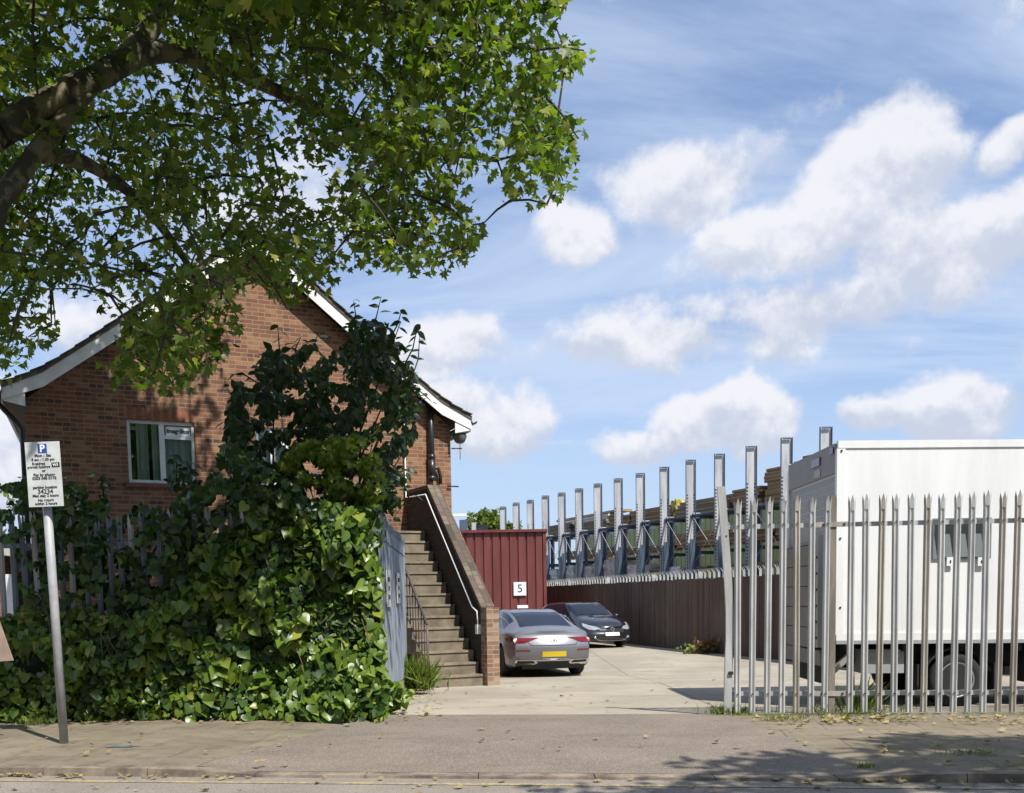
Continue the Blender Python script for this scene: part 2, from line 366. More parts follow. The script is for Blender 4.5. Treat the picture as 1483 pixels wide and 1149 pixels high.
# leaf clouds ------------------------------------------------------------
SHAPES = {
 'plane': ([(0,0),(.30,.02),(.62,.20),(.36,.30),(.50,.62),(.20,.52),(.0,1.0),(-.20,.52),(-.50,.62),(-.36,.30),(-.62,.20),(-.30,.02)], 1.0),
 'ivy': ([(0,.04),(.20,-.12),(.42,-.06),(.54,.16),(.46,.42),(.24,.70),(.0,.98),(-.24,.70),(-.46,.42),(-.54,.16),(-.42,-.06),(-.20,-.12)], 1.0),
 'oval': ([(0,0),(.26,.22),(.30,.5),(.12,.85),(0,1),(-.12,.85),(-.30,.5),(-.26,.22)], 1.0),
 'blade': ([(.0,0),(.028,.5),(.0,1),(-.028,.5)], 1.0)}
def leaves(name, pos, dirs, nrm, size, shape, m, parent=None, fold=.18, curl=.12, seed=1):
    """one mesh of many small leaf faces; dirs: leaf axis, nrm: approx. normal"""
    g = np.random.default_rng(seed); n = len(pos); out = np.array(SHAPES[shape][0]); k = len(out)
    d = dirs/np.linalg.norm(dirs, axis=1, keepdims=True)
    nn = nrm-(nrm*d).sum(1, keepdims=True)*d; nn /= np.linalg.norm(nn, axis=1, keepdims=True)+1e-9
    s = np.cross(d, nn)
    a = out[:, 0][None, :, None]; b = out[:, 1][None, :, None]
    sz = size[:, None, None]
    z = (np.abs(a)*fold-(b**2)*curl)
    V = pos[:, None, :]+sz*(a*s[:, None, :]+b*d[:, None, :]+z*nn[:, None, :])
    c = pos[:, None, :]+sz*(.38*d[:, None, :]-.03*nn[:, None, :])
    V = np.concatenate([V, c], 1)          # k+1 verts per leaf
    idx = np.arange(n)[:, None, None]*(k+1)
    tri = np.array([[i, (i+1) % k, k] for i in range(k)])[None]
    F = (idx+tri).reshape(-1, 3)
    me = bpy.data.meshes.new(name); me.vertices.add(n*(k+1)); me.vertices.foreach_set('co', V.reshape(-1).astype(np.float32))
    me.loops.add(F.size); me.loops.foreach_set('vertex_index', F.reshape(-1).astype(np.int32))
    me.polygons.add(len(F)); me.polygons.foreach_set('loop_start', (np.arange(len(F))*3).astype(np.int32))
    me.polygons.foreach_set('loop_total', np.full(len(F), 3, np.int32))
    me.update(); me.materials.append(m)
    me.polygons.foreach_set('use_smooth', np.ones(len(F), bool))
    ca = me.color_attributes.new('rnd', 'FLOAT_COLOR', 'POINT')
    r = g.random((n, 2)); colr = np.ones((n, k+1, 4), np.float32); colr[:, :, 0] = r[:, :1]; colr[:, :, 1] = r[:, 1:2]
    ca.data.foreach_set('color', colr.reshape(-1)); me.validate()
    o = bpy.data.objects.new(name, me); COL.objects.link(o)
    if parent is not None: o.parent = parent; o.matrix_parent_inverse = parent.matrix_basis.inverted()
    return o
def rdir(g, n):
    v = g.normal(size=(n, 3)); return v/np.linalg.norm(v, axis=1, keepdims=True)
# ================================================================== GROUND
def lerp(a, b, t): return a+(b-a)*t
def gz(Y):
    for (a, za), (b, zb) in zip(GPR, GPR[1:]):
        if Y <= b: return lerp(za, zb, max(0, (Y-a)/(b-a)))
    return GPR[-1][1]
GPR = [(11.0, 0.0), (12.0, -.035), (17.4, -.13), (22, -.37), (27, -.38), (60, -.38)]
def Yk(X): return 7.97-.13*X          # kerb face
def Yf(X): return 11.63-.115*X        # fence line
XL, XR = -1.95, 2.35                  # gateway
def smooth(t): t = max(0, min(1, t)); return t*t*(3-2*t)
def drop(X): return smooth((X+2.75)/.55)*(1-smooth((X-2.55)/.6))
def zpav(X, v):                       # v 0 at kerb, 1 at fence
    side = .02
    return -side*(1-v) - drop(X)*.045*(1-smooth(v*2.6))
def sheet(name, xs, rows, zf, m, kind='structure', label=None):
    b = MB(); V = {}
    vs = []
    for i, x in enumerate(xs):
        for j, r in enumerate(rows):
            y = r(x) if callable(r) else r
            vs.append((x, y, zf(x, y, j)))
    nr = len(rows); b.v = vs
    for i in range(len(xs)-1):
        for j in range(nr-1):
            q = (i*nr+j, (i+1)*nr+j, (i+1)*nr+j+1, i*nr+j+1)
            b.f.append(q); b.m.append(0); b.smooth.append(False); b.uv += [(vs[k][0], vs[k][1]) for k in q]
    o = b.build(name, m); o['kind'] = kind
    return o
def lin(a, b, n): return [lerp(a, b, i/(n-1)) for i in range(n)]
def f_conc(T, b, col):
    v = gc(T); a = T.noise(v, .55, 6, .62); c2 = T.noise(v, 5, 6, .7); f = T.noise(v, 70, 3, .7)
    c = T.mix(T.ss(a, .32, .68), (.275, .238, .185), (.365, .322, .25))
    c = T.mix(T.ss(c2, .5, .8, 0, .45), c, (.25, .21, .155))
    n = T.new('ShaderNodeTexBrick'); T.put(n.inputs['Vector'], T.vm('ADD', v, (2.1, .2, 0)))
    n.offset = 0
    for nm, q in (('Scale', 1), ('Mortar Size', .018), ('Brick Width', 4.6), ('Row Height', 4.9), ('Mortar Smooth', .4)): n.inputs[nm].default_value = q
    c = T.mix(T.math('MULTIPLY', n.outputs['Fac'], .85), c, (.13, .115, .09))
    vo = T.new('ShaderNodeTexVoronoi', feature='DISTANCE_TO_EDGE'); T.put(vo.inputs['Vector'], T.vm('ADD', v, T.vm('SCALE', T.noise(v, 1.5, 4, out=1), 1.2))); vo.inputs['Scale'].default_value = .35
    c = T.mix(T.ss(vo.outputs['Distance'], .010, .002, 0, .55), c, (.17, .14, .10))
    st = T.noise(v, 1.7, 3, .5); c = T.mix(T.ss(st, .66, .74, 0, .45), c, (.13, .105, .08))
    c = T.mix(.4, c, T.mix(f, (.05, .05, .05), (.95, .95, .95)), 'SOFT_LIGHT')
    T.put(b.inputs['Base Color'], c); bump(T, b, f, .35, .006)
M_CONC = mat('yard_concrete', rough=.9, fn=f_conc)
def f_asph(c1, c2, sp):
    def f(T, b, col):
        v = gc(T); a = T.noise(v, 1.3, 6, .65)
        vo = T.new('ShaderNodeTexVoronoi'); T.put(vo.inputs['Vector'], v); vo.inputs['Scale'].default_value = 95
        s = T.new('ShaderNodeSeparateColor'); T.put(s.inputs[0], vo.outputs['Color'])
        c = T.mix(T.ss(a, .3, .7), c1, c2)
        p_ = T.noise(T.mapping(v, (.25, 1, 1)), 2.2, 5, .6); c = T.mix(T.ss(p_, .5, .7, 0, .35), c, tuple(q*.6 for q in c1))
        c = T.mix(T.ss(s.outputs[0], .60, .98, 0, .42), c, sp)
        c = T.mix(T.ss(s.outputs[1], .72, .98, 0, .4), c, tuple(q*.35 for q in c1))
        T.put(b.inputs['Base Color'], c); bump(T, b, vo.outputs['Distance'], .5, .006)
    return f
M_ASPH = mat('crossover_asphalt', rough=.9, fn=f_asph((.155, .125, .098), (.20, .165, .13), (.38, .32, .25)))
M_ROAD = mat('road_asphalt', rough=.9, fn=f_asph((.20, .17, .14), (.25, .215, .18), (.36, .32, .27)))
def f_slab(T, b, col):
    v = gc(T); vr = T.mapping(v, (1, 1, 1), rot=(0, 0, R(7.2)))
    n = T.new('ShaderNodeTexBrick'); T.put(n.inputs['Vector'], T.vm('ADD', vr, T.vm('SCALE', T.noise(v, 2, 2, out=1), .03)))
    for nm, q in (('Scale', 1), ('Mortar Size', .012), ('Brick Width', .92), ('Row Height', .61), ('Mortar Smooth', .5)): n.inputs[nm].default_value = q
    n.inputs['Color1'].default_value = (.15, .122, .084, 1); n.inputs['Color2'].default_value = (.20, .16, .112, 1); n.inputs['Mortar'].default_value = (.10, .085, .05, 1)
    a = T.noise(v, 1.1, 6, .68); m = T.noise(v, 4.5, 6, .7); f = T.noise(v, 90, 3, .7)
    c = T.mix(T.ss(a, .40, .68, 0, .7), n.outputs['Color'], (.24, .20, .14))
    c = T.mix(T.ss(m, .48, .66, 0, .65), c, (.10, .09, .045))
    c = T.mix(T.ss(a, .42, .28, 0, .6), c, (.11, .085, .06))
    c = T.mix(.4, c, T.mix(f, (.05, .05, .05), (.95, .95, .95)), 'SOFT_LIGHT')
    T.put(b.inputs['Base Color'], c); bump(T, b, T.math('SUBTRACT', T.math('MULTIPLY', f, .5), n.outputs['Fac']), .5, .008)
M_SLAB = mat('paving_slab', rough=.9, fn=f_slab)
M_KERB = mat('kerb_stone', (.20, .16, .12), .9, fn=worn(3.5, .6, fine=60, bmp=.4))
M_EARTH = mat('earth_ground', (.16, .13, .09), .95, fn=worn(.4, .3))
def f_line(T, b, col):
    v = gc(T); a = T.noise(v, 22, 5, .75); c = T.noise(v, 3, 3)
    T.put(b.inputs['Base Color'], T.mix(T.ss(T.math('ADD', a, T.math('MULTIPLY', c, .35)), .58, .72), (.42, .31, .13), (.22, .19, .15)))
M_LINE = mat('worn_yellow_paint', rough=.8, fn=f_line)

xs = [-500, -120, -40] + lin(-15, 15, 31) + [40, 120, 500]
ys = [-80, -20, 0, 6, 9, 11, 12, 14, 17.4, 19, 22, 27, 40, 60, 120, 400, 1400]
sheet('ground', xs, ys, lambda x, y, j: gz(y)-.13, M_EARTH)
sheet('yard', lin(-14, 16, 61), [lambda x, q=q: Yf(x)-.02 if q == 0 else 11.6+q for q in (0, 2.2, 4, 5.8, 8, 10.4, 13, 16, 24, 48)], lambda x, y, j: gz(y), M_CONC)
vv = [0, .06, .12, .2, .3, .4, .6, .8, 1]
px_ = lin(-14, 14, 141)
def prow(v): return lambda x: lerp(Yk(x)+.16, Yf(x)+.02, v)
sheet('pavement', px_, [prow(v) for v in vv], lambda x, y, j: zpav(x, vv[j]), M_SLAB)
# asphalt crossover laid on it
def xo(i): return lerp(-2.55, 2.6, i)
vv2 = vv
b = MB(); nx = 52; vs = []
for i in range(nx):
    for v in vv2:
        xa, xb = lerp(-2.65, -1.55, v), lerp(2.75, 2.42, v)
        x = lerp(xa, xb, i/(nx-1)); x += .02*math.sin(v*37+i)*(i in (0, nx-1)); vs.append((x, prow(v)(x)+(.03 if v == 1 else 0), zpav(x, v)+.006))
b.v = vs; nr = len(vv2)
for i in range(nx-1):
    for j in range(nr-1):
        q = (i*nr+j, (i+1)*nr+j, (i+1)*nr+j+1, i*nr+j+1); b.f.append(q); b.m.append(0); b.smooth.append(False); b.uv += [(0, 0)]*4
b.build('crossover', M_ASPH)['kind'] = 'structure'
sheet('road', lin(-40, 40, 81), [-6, 0, 4, lambda x: Yk(x)+.02], lambda x, y, j: -.085, M_ROAD)
# kerb stones
b = MB()
x = -14.0
while x < 14:
    x2 = x+.915
    for xa, xb in [(x, lerp(x, x2, .5)-.0), (lerp(x, x2, .5), x2-.008)]:
        za, zb = zpav(xa, 0)+.002, zpav(xb, 0)+.002
        A = [(xa, Yk(xa), -.12), (xb, Yk(xb), -.12), (xb, Yk(xb)+.165, -.12), (xa, Yk(xa)+.165, -.12)]
        B = [(xa, Yk(xa)+.012, za), (xb, Yk(xb)+.012, zb), (xb, Yk(xb)+.165, zb+.002), (xa, Yk(xa)+.165, za+.002)]
        b.hexa(A+B)
    x = x2
b.build('kerb', M_KERB)['kind'] = 'structure'
sheet('road_line', lin(-14, 14, 57), [lambda x: Yk(x)-.27, lambda x: Yk(x)-.19], lambda x, y, j: -.081, M_LINE)
# faint blue spray mark on the slabs
b = MB(); c0 = G(176, 1080); pts = []
for k in range(14):
    a = k/14*6.283; r = 1+.25*math.sin(k*2.3)
    pts.append((c0.x+.17*r*math.cos(a), c0.y+.045*r*math.sin(a), .0045+zpav(c0.x, .4)))
b.face(pts)
M_BLUEP = mat('blue_spray_paint', (.10, .14, .20), .9, fn=worn(12, .5))
tag(b.build('spray_mark', M_BLUEP), kind='structure')

# ================================================================== BRICK HOUSE
HA = P(37, 600, 17.4); HB = P(652, 630, 20.8)
hd = Vector((HB.x-HA.x, HB.y-HA.y, 0)); HW = hd.length; hd.normalize(); hn = Vector((-hd.y, hd.x, 0)); hb = Vector((-.40, 1, 0)).normalized()
H0 = Vector((HA.x, HA.y, 0))
def wallp(px, py):                   # pixel -> (u, z) on the gable plane
    d = ray(px, py); k = (H0-Vector((0, 0, 0))).dot(hn)/d.dot(hn); p = d*k; return (p-H0).dot(hd), EYE+p.z
def WU(u, z, off=0.0): return H0+hd*u+Zv*z+(hb if off > 0 else hn)*off      # off>0 = into the house
uA, zA = wallp(368, 350)
house = empty('brick_house', WU(HW/2, -.3, 6), 'two-storey red brick house with a white-edged gable, half hidden by ivy and the tree', 'house')
EZ = wallp(37, 592)[1]; EZr = wallp(652, 622)[1]; EZ = (EZ+EZr)/2+.10
RZ = zA-.12; UM = HW/2
DEP = 11.0
slope = (RZ-EZ)/UM
# windows (openings) from pixels
def rect(px0, py0, px1, py1):
    u0, z1 = wallp(px0, py0); u1, z0 = wallp(px1, py1); return u0, z0, u1, z1
w1 = rect(183, 607, 285, 702); w2 = (wallp(371, 650)[0], w1[1], wallp(371, 650)[0]+.62, w1[3])
wins = [w1, w2]
b = MB()
# gable wall face built in columns/rows around openings
us = sorted({0, HW, UM, w1[0], w1[2], w2[0], w2[2]}); 
def roofz(u): return EZ+slope*(u if u < UM else HW-u)
for ua, ub in zip(us, us[1:]):
    zs = [-.5]; hole = None
    for w_ in wins:
        if ua >= w_[0]-1e-6 and ub <= w_[2]+1e-6: hole = w_
    segs = [(-.5, None)] if hole is None else [(-.5, hole[1]), (hole[3], None)]
    for lo, hi in segs:
        z1a, z1b = (roofz(ua), roofz(ub)) if hi is None else (hi, hi)
        b.face([WU(ua, lo), WU(ub, lo), WU(ub, z1b), WU(ua, z1a)], uv=[(ua, lo), (ub, lo), (ub, z1b), (ua, z1a)])
for w_ in wins:   # reveals
    u0, z0, u1, z1 = w_
    for a, c in (((u0, z0), (u1, z0)), ((u1, z0), (u1, z1)), ((u1, z1), (u0, z1)), ((u0, z1), (u0, z0))):
        b.face([WU(*a), WU(*c), WU(c[0], c[1], .1), WU(a[0], a[1], .1)])
for (ua, s) in ((0, 1), (HW, -1)):
    b.face([WU(ua, -.5), WU(ua, -.5, DEP), WU(ua, EZ, DEP), WU(ua, EZ)])
b.face([WU(0, -.5, DEP), WU(HW, -.5, DEP), WU(HW, EZ, DEP), WU(UM, RZ, DEP), WU(0, EZ, DEP)])
b.build('wall', M_BRICK, house)
# soldier course + sill bricks
for w_ in wins[:1]:
    b = MB(); n = int((w_[2]-w_[0]+.1)/.075); 
    for i in range(n):
        u = w_[0]-.05+i*.075
        b.prism([(u, w_[3]+.01), (u+.066, w_[3]+.01), (u+.066, w_[3]+.215), (u, w_[3]+.215)], H0-hn*.004, hd, Zv, hn, .01, mi=i % 2)
    b.build('lintel_course', [mat('soldier_brick', (.33, .13, .07), .85, fn=worn(14, .35)), mat('soldier_brick_dark', (.24, .09, .05), .85, fn=worn(14, .35))], house)
    b = MB(); b.prism([(w_[0]-.06, w_[1]-.075), (w_[2]+.06, w_[1]-.075), (w_[2]+.06, w_[1]-.004), (w_[0]-.06, w_[1]-.004)], H0-hn*.04, hd, Zv, hn, .12)
    b.build('sill', mat('sill_tile', (.20, .09, .06), .8, fn=worn(9, .3)), house)
# windows
M_GLASS = mat('window_glass', (.035, .06, .055), .03, 0, spec=1.0)
def f_glass(T, b, col):
    out = T.n['Material Output']; g = T.new('ShaderNodeBsdfGlossy'); g.inputs['Roughness'].default_value = .02; g.inputs[0].default_value = (.9, 1, .98, 1)
    t = T.new('ShaderNodeBsdfTransparent'); t.inputs[0].default_value = (.88, .94, .92, 1)
    fr = T.new('ShaderNodeFresnel'); fr.inputs[0].default_value = 1.45
    mx = T.new('ShaderNodeMixShader'); T.put(mx.inputs[0], T.math('ADD', fr.outputs[0], .09)); T.l.new(t.outputs[0], mx.inputs[1]); T.l.new(g.outputs[0], mx.inputs[2]); T.l.new(mx.outputs[0], out.inputs[0])
M_PANE = mat('clear_pane', fn=f_glass)
def f_blind(T, b, col):
    uv = T.new('ShaderNodeTexCoord').outputs['UV']; s = T.new('ShaderNodeSeparateXYZ'); T.put(s.inputs[0], uv)
    n = T.noise(T.mapping(uv, (14, .6, 1)), 1, 3); T.put(b.inputs['Base Color'], T.mix(T.ss(n, .3, .7), (.58, .68, .63), (.80, .86, .83)))
M_CURT = mat('pale_green_curtain', rough=.9, fn=f_blind)
def window(w_, full):
    u0, z0, u1, z1 = w_; um = lerp(u0, u1, .51); ft = .055
    f = MB()
    def bar(a, c, off=.05, t=.06): f.prism([(a[0], a[1]), (c[0], a[1]), (c[0], c[1]), (a[0], c[1])], H0+hn*off, hd, Zv, hn, t)
    bar((u0, z0), (u0+ft, z1)); bar((u1-ft, z0), (u1, z1)); bar((u0+ft, z0), (u1-ft, z0+ft)); bar((u0+ft, z1-ft), (u1-ft, z1)); bar((um-.045, z0+ft), (um+.045, z1-ft), .044)
    zt = lerp(z1, z0, .245); bar((um+.045, zt-.035), (u1-ft, zt+.035), .046)
    win = f.build('window', M_UPVC, house)
    g = MB(); g.face([WU(u0, z0, .075), WU(u1, z0, .075), WU(u1, z1, .075), WU(u0, z1, .075)]); g.build('pane', M_PANE, win)
    # room behind
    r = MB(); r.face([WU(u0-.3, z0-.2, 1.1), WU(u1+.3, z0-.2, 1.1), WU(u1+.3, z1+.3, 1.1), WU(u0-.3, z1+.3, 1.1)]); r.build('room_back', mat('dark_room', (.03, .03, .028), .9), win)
    c = MB()
    spans = [(u0+.03, u0+.06, None), (u0+.15, u0+.35, None), (u0+.41, u1-.02, None)] if full else [(u0, u1, None)]
    for (a, e, _) in spans[1:] if full else spans:
        n = max(4, int((e-a)/.03)); P_ = [(lerp(a, e, i/n), .125+.018*math.sin(i*1.9)) for i in range(n+1)]
        for (p, po), (q, qo) in zip(P_, P_[1:]):
            c.face([WU(p, z0, po), WU(q, z0, qo), WU(q, z1-.03, qo), WU(p, z1-.03, po)], uv=[(p, z0), (q, z0), (q, z1), (p, z1)], sm=True)
    c.build('curtain', M_CURT, win)
    if full:
        s = MB(); a0, a1 = um+.075, u1-ft-.01; zc = zt+.115; s.prism([(a0, zc-.085), (a1, zc-.085), (a1, zc+.075), (a0, zc+.075)], H0+hn*.066, hd, Zv, hn, .004)
        ws = s.build('name_sign', M_SIGNW, win)
        text_mesh('lettering', 'imageStor', .098, frameM(WU((a0+a1)/2, zc-.005, .062), hd, Zv, -hn), mat('sign_grey_ink', (.06, .065, .06), .5), ws, bold=.004)
        y = MB(); y.prism([(u0+ft+.004, z1-.17), (u0+.17, z1-.17), (u0+.17, z1-.10), (u0+ft+.004, z1-.10)], H0+hn*.085, hd, Zv, hn, .004); y.build('window_sticker', mat('pale_yellow_sticker', (.55, .6, .25), .5), win)
window(w1, True); window(w2, False)
# roof slabs with bellcast eaves
OVG = .30     # verge overhang toward the street
OVE = .35     # eaves overhang
b = MB(); t = Zv
def roof_profile(sgn):
    pts = []
    for q in (0, .3, .6, .85, 1.0):
        u = UM+sgn*lerp(0, UM+OVE, q); d = abs(u-UM); z = RZ+.16-slope*d
        if d > UM-.7: z += ((d-(UM-.7))**2)*.20
        pts.append((u, z))
    return pts
for sgn in (-1, 1):
    pr = roof_profile(sgn)
    for (ua, za), (ub, zb) in zip(pr, pr[1:]):
        for o0, o1, lift in ((-OVG, DEP+.2, 0),):
            A = [WU(ua, za, o0), WU(ub, zb, o0), WU(ub, zb, o1), WU(ua, za, o1)]
            B = [p+Zv*.075 for p in A]
            b.hexa(A+B)
    # verge tiles: slightly uneven
    L = math.hypot(UM+OVE, pr[-1][1]-pr[0][1]); n = int(L/.28)
    for i in range(n):
        q0, q1 = i/n, (i+1.12)/n
        def at(q):
            u = UM+sgn*min(1, q)*(UM+OVE); d = abs(u-UM); z = RZ+.16-slope*d
            if d > UM-.7: z += ((d-(UM-.7))**2)*.20
            return u, z+.078
        (ua, za), (ub, zb) = at(q0), at(q1); j = random.uniform(-.01, .01)
        A = [WU(ua, za, -OVG-.03+j), WU(ub, zb+.022, -OVG-.03+j), WU(ub, zb+.022, .2), WU(ua, za, .2)]
        b.hexa(A+[p+Zv*.016 for p in A])
roof = b.build('roof', M_TILE, house)
b = MB(); b.tube([WU(UM, RZ+.22, -OVG-.03), WU(UM, RZ+.22, DEP+.2)], .11, 8); b.build('ridge_tile', M_TILE, roof)
for sgn in (-1, 1):
    pr = roof_profile(sgn); bb = MB(); H = .235
    ext = []
    for (ua, za), (ub, zb) in zip(pr, pr[1:]):
        bb.prism([(ua, za-H), (ub, zb-H if ub != pr[-1][0] else zb-H*.78), (ub, zb-.003), (ua, za-.003)], H0-hn*(OVG-.02), hd, Zv, hn, .028)
    bb.build('bargeboard', M_WHITE, house)
    # boxed eaves end + soffit running back
    u0 = 0 if sgn < 0 else HW; ue = u0+sgn*(OVE-.02); ze = pr[-1][1]-.2
    sf = MB()
    zs = ze-.03
    sf.hexa([WU(u0+sgn*.003, zs-.05, -.26), WU(ue, zs, -.26), WU(ue, zs, DEP), WU(u0+sgn*.003, zs-.05, DEP)]+[WU(u0+sgn*.003, zs-.02, -.26), WU(ue, zs+.03, -.26), WU(ue, zs+.03, DEP), WU(u0+sgn*.003, zs-.02, DEP)])
    sf.prism([(u0, zs-.04), (ue, zs+.03), (ue, zs+.16), (u0, zs+.2)] , H0-hn*.262, hd, Zv, hn, .02, mi=1)
    sf.build('soffit', [mat('soffit_boards', (.11, .09, .07), .8, fn=worn(3, .25)), M_WHITE], house)
    gt = MB(); ug = ue+sgn*.07; zg = pr[-1][1]-.02
    prof = [(.065*math.cos(a), .065*math.sin(a)) for a in [math.pi+math.pi*i/8 for i in range(9)]]
    gt.prism(prof+[(.05, 0), (.04*math.cos(-.5), -.035), (0, -.05), (-.04*math.cos(.5), -.035), (-.05, 0)], WU(ug, zg, -OVG), hd, Zv, hb, DEP+OVG)
    gt.build('gutter', M_BLACKP, house)
# downpipe at the left corner
def ww(px, py, off): u, z = wallp(px, py); return WU(u, z, off)
b = MB(); ug = -(OVE+.05); zg = roof_profile(-1)[-1][1]-.08
b.tube([WU(ug, zg+.02, .02), WU(ug, zg-.12, .02), WU(ug+.08, zg-.22, .02), WU(-.14, zg-.42, .0), WU(-.065, zg-.52, -.0), WU(-.065, zg-.62, 0), WU(-.065, 0, 0)], .042, 10)
for z in (2.2, .9): b.tube([WU(-.065, z, 0), WU(-.065, z+.1, 0)], .052, 10)
b.build('downpipe', M_BLACKP, house)
# soil pipe right of the stairs
b = MB(); up, zt = wallp(621, 583); _, zb_ = wallp(624, 694)
b.tube([WU(up, zt+.06, -.085), WU(up, zb_-.02, -.085)], .058, 12)
for z in (zt+.05, zb_+.42, zb_+.0): b.tube([WU(up, z-.05, -.085), WU(up, z+.05, -.085)], .075, 12)
b.tube([WU(up, zb_+.38, -.085), WU(up, zb_, -.085)], .074, 12)
b.tube([WU(up, zb_+.22, -.085), WU(up+.14, zb_+.20, -.085), WU(up+.18, zb_+.05, -.085), WU(up+.18, zb_-.1, -.085)], .035, 8)
b.build('soil_pipe', M_BLACKP, house)
# roof vent, corner lantern, overflow pipes
b = MB(); u, z = wallp(617, 547); u -= .0; zr = RZ+.16-slope*abs(u-UM)
b.box((0, 0, 0), (.13, .13, .62), Matrix.Translation(WU(u+.12, zr+.25, .9))); b.build('vent_pipe', mat('old_flue', (.13, .10, .08), .9, fn=worn(8, .4)), house)
b = MB(); u, z = wallp(663, 636); M = Matrix.Translation(WU(u, z, -.1))
b.lathe([(.0, .12), (.10, .105), (.135, .06), (.14, .03), (.10, -.07), (.06, -.10), (0, -.105)], M, 14)
b.tube([M @ Vector((0, 0, .12)), M @ Vector((0, 0, .30))], .007, 6)
lan = b.build('hanging_lamp', mat('dull_lamp_metal', (.10, .11, .10), .5, fn=worn(9, .4)), house)
b = MB(); b.tube([WU(HW-.02, z-.21, -.1), WU(u+.04, z-.20, -.1)], .012, 6); b.tube([WU(u, z-.10, -.1), WU(u, z-.42, -.1)], .007, 6)
b.build('lamp_bracket', M_BLACKP, house)
u2, z2 = wallp(655, 705); b = MB(); b.tube([WU(HW-.1, z2, -.04), WU(HW+.14, z2+.0, -.04)], .014, 6); b.build('overflow_pipe', M_BLACKP, house)

# ================================================================== STAIRS
SO = P(703, 992, 17.2); SO.z = gz(17.2)
sdv = hn.copy(); srv = hd.copy()
def ST(s, r, z): return SO+sdv*s+srv*r+Zv*z          # s up the flight, r to the right, z above yard
RI, TR, NS, WS = .196, .192, 14, 1.0
stair = empty('staircase', ST(1.4, -.4, 0), 'outside concrete staircase climbing to the brick gable beside a sloping brick wall', 'staircase')
b = MB(); wallS = (H0-SO).dot(sdv)
for i in range(NS):
    s0 = .02+i*TR; s1 = (s0+TR+.02) if i < NS-1 else wallS-.02
    z1 = (i+1)*RI; z0 = z1-RI*1.0; zb = max(-.1, z1-RI*2.3) if i > 1 else -.1
    r0 = -WS + random.uniform(-.008, .008)
    r1 = .0 if i == 0 else -.02
    b.hexa([ST(s0+.02, r0, zb), ST(s0+.02, r1, zb), ST(s1+.1 if i < NS-1 else s1, r1, zb), ST(s1+.1 if i < NS-1 else s1, r0, zb)]+[ST(s0+.02, r0, z1-.035), ST(s0+.02, r1, z1-.035), ST(s1, r1, z1-.035), ST(s1, r0, z1-.035)])
    b.hexa([ST(s0, r0-.012, z1-.037), ST(s0, r1, z1-.037), ST(s1, r1, z1-.037), ST(s1, r0-.012, z1-.037)]+[ST(s0+.006, r0-.012, z1), ST(s0+.006, r1, z1), ST(s1, r1, z1), ST(s1, r0-.012, z1)])
# landing along the wall to the left
sl = .02+(NS-1)*TR; zl = NS*RI
b.hexa([ST(sl+.05, -3.0, zl-.2), ST(sl+.05, -WS-.02, zl-.2), ST(wallS-.02, -WS-.02, zl-.2), ST(wallS-.02, -3.0, zl-.2)]+[ST(sl+.05, -3.0, zl-.002), ST(sl+.05, -WS-.02, zl-.002), ST(wallS-.02, -WS-.02, zl-.002), ST(wallS-.02, -3.0, zl-.002)])
b.build('steps', M_STEP, stair)
# parapet: pier, sloping wall, coping
PT = .225; pierH = 1.31; sk = 2.42; zk = pierH+ (sk-.24)*1.03 + .02
b = MB()
def SH(poly, r0, r1, mi=0, bb=None):     # poly of (s,z), extruded in r
    bb = bb or b; A = [ST(s, r0, z) for s, z in poly]; B = [ST(s, r1, z) for s, z in poly]
    bb.face(A, mi, uv=[(s, z) for s, z in poly]); bb.face(B[::-1], mi, uv=[(s, z) for s, z in poly][::-1])
    for i in range(len(A)):
        j = (i+1) % len(A)
        (s_a, z_a), (s_b, z_b) = poly[i], poly[j]; dl = math.hypot(s_b-s_a, z_b-z_a)
        if abs(s_a-s_b) < 1e-6: uv = [(0, z_b), (0, z_a), (r1-r0, z_a), (r1-r0, z_b)]
        else: uv = [(dl, 0), (0, 0), (0, r1-r0), (dl, r1-r0)]
        bb.face([A[j], A[i], B[i], B[j]], mi, uv=uv)
SH([(-.10, -.1), (.13, -.1), (.13, pierH), (-.10, pierH)], -.003, PT)
b.build('brick_pier', M_BRICKP, stair)
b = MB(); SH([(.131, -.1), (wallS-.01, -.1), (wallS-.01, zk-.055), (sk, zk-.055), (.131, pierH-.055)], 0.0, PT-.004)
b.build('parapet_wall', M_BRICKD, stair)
b = MB(); SH([(.10, pierH-.052), (sk, zk-.052), (sk, zk+.02), (.10, pierH+.02)], -.012, PT+.012); SH([(sk+.001, zk-.052), (wallS-.01, zk-.05), (wallS-.01, zk+.018), (sk+.001, zk+.018)], -.011, PT+.011)
b.build('coping', M_BRICKG, stair)
# white conduit
def sp(r=-.03): 
    zz = lambda s: pierH+(s-.24)*1.03-.17
    return [ST(wallS-.05, r, zk+1.6), ST(wallS-.05, r, zk-.12), ST(sk+.02, r, zk-.16), ST(sk-.2, r, zz(sk-.2)), ST(.42, r, zz(.42)), ST(.22, r, zz(.40)-.06), ST(.19, r, zz(.40)-.28)]
b = MB(); b.tube(sp(), .016, 6); q = sp()[-1]; b.box((0, 0, 0), (.07, .09, .16), frameM(q-Zv*.08, srv, sdv, Zv)); b.build('cable_conduit', mat('white_conduit', (.8, .8, .78), .5), stair)
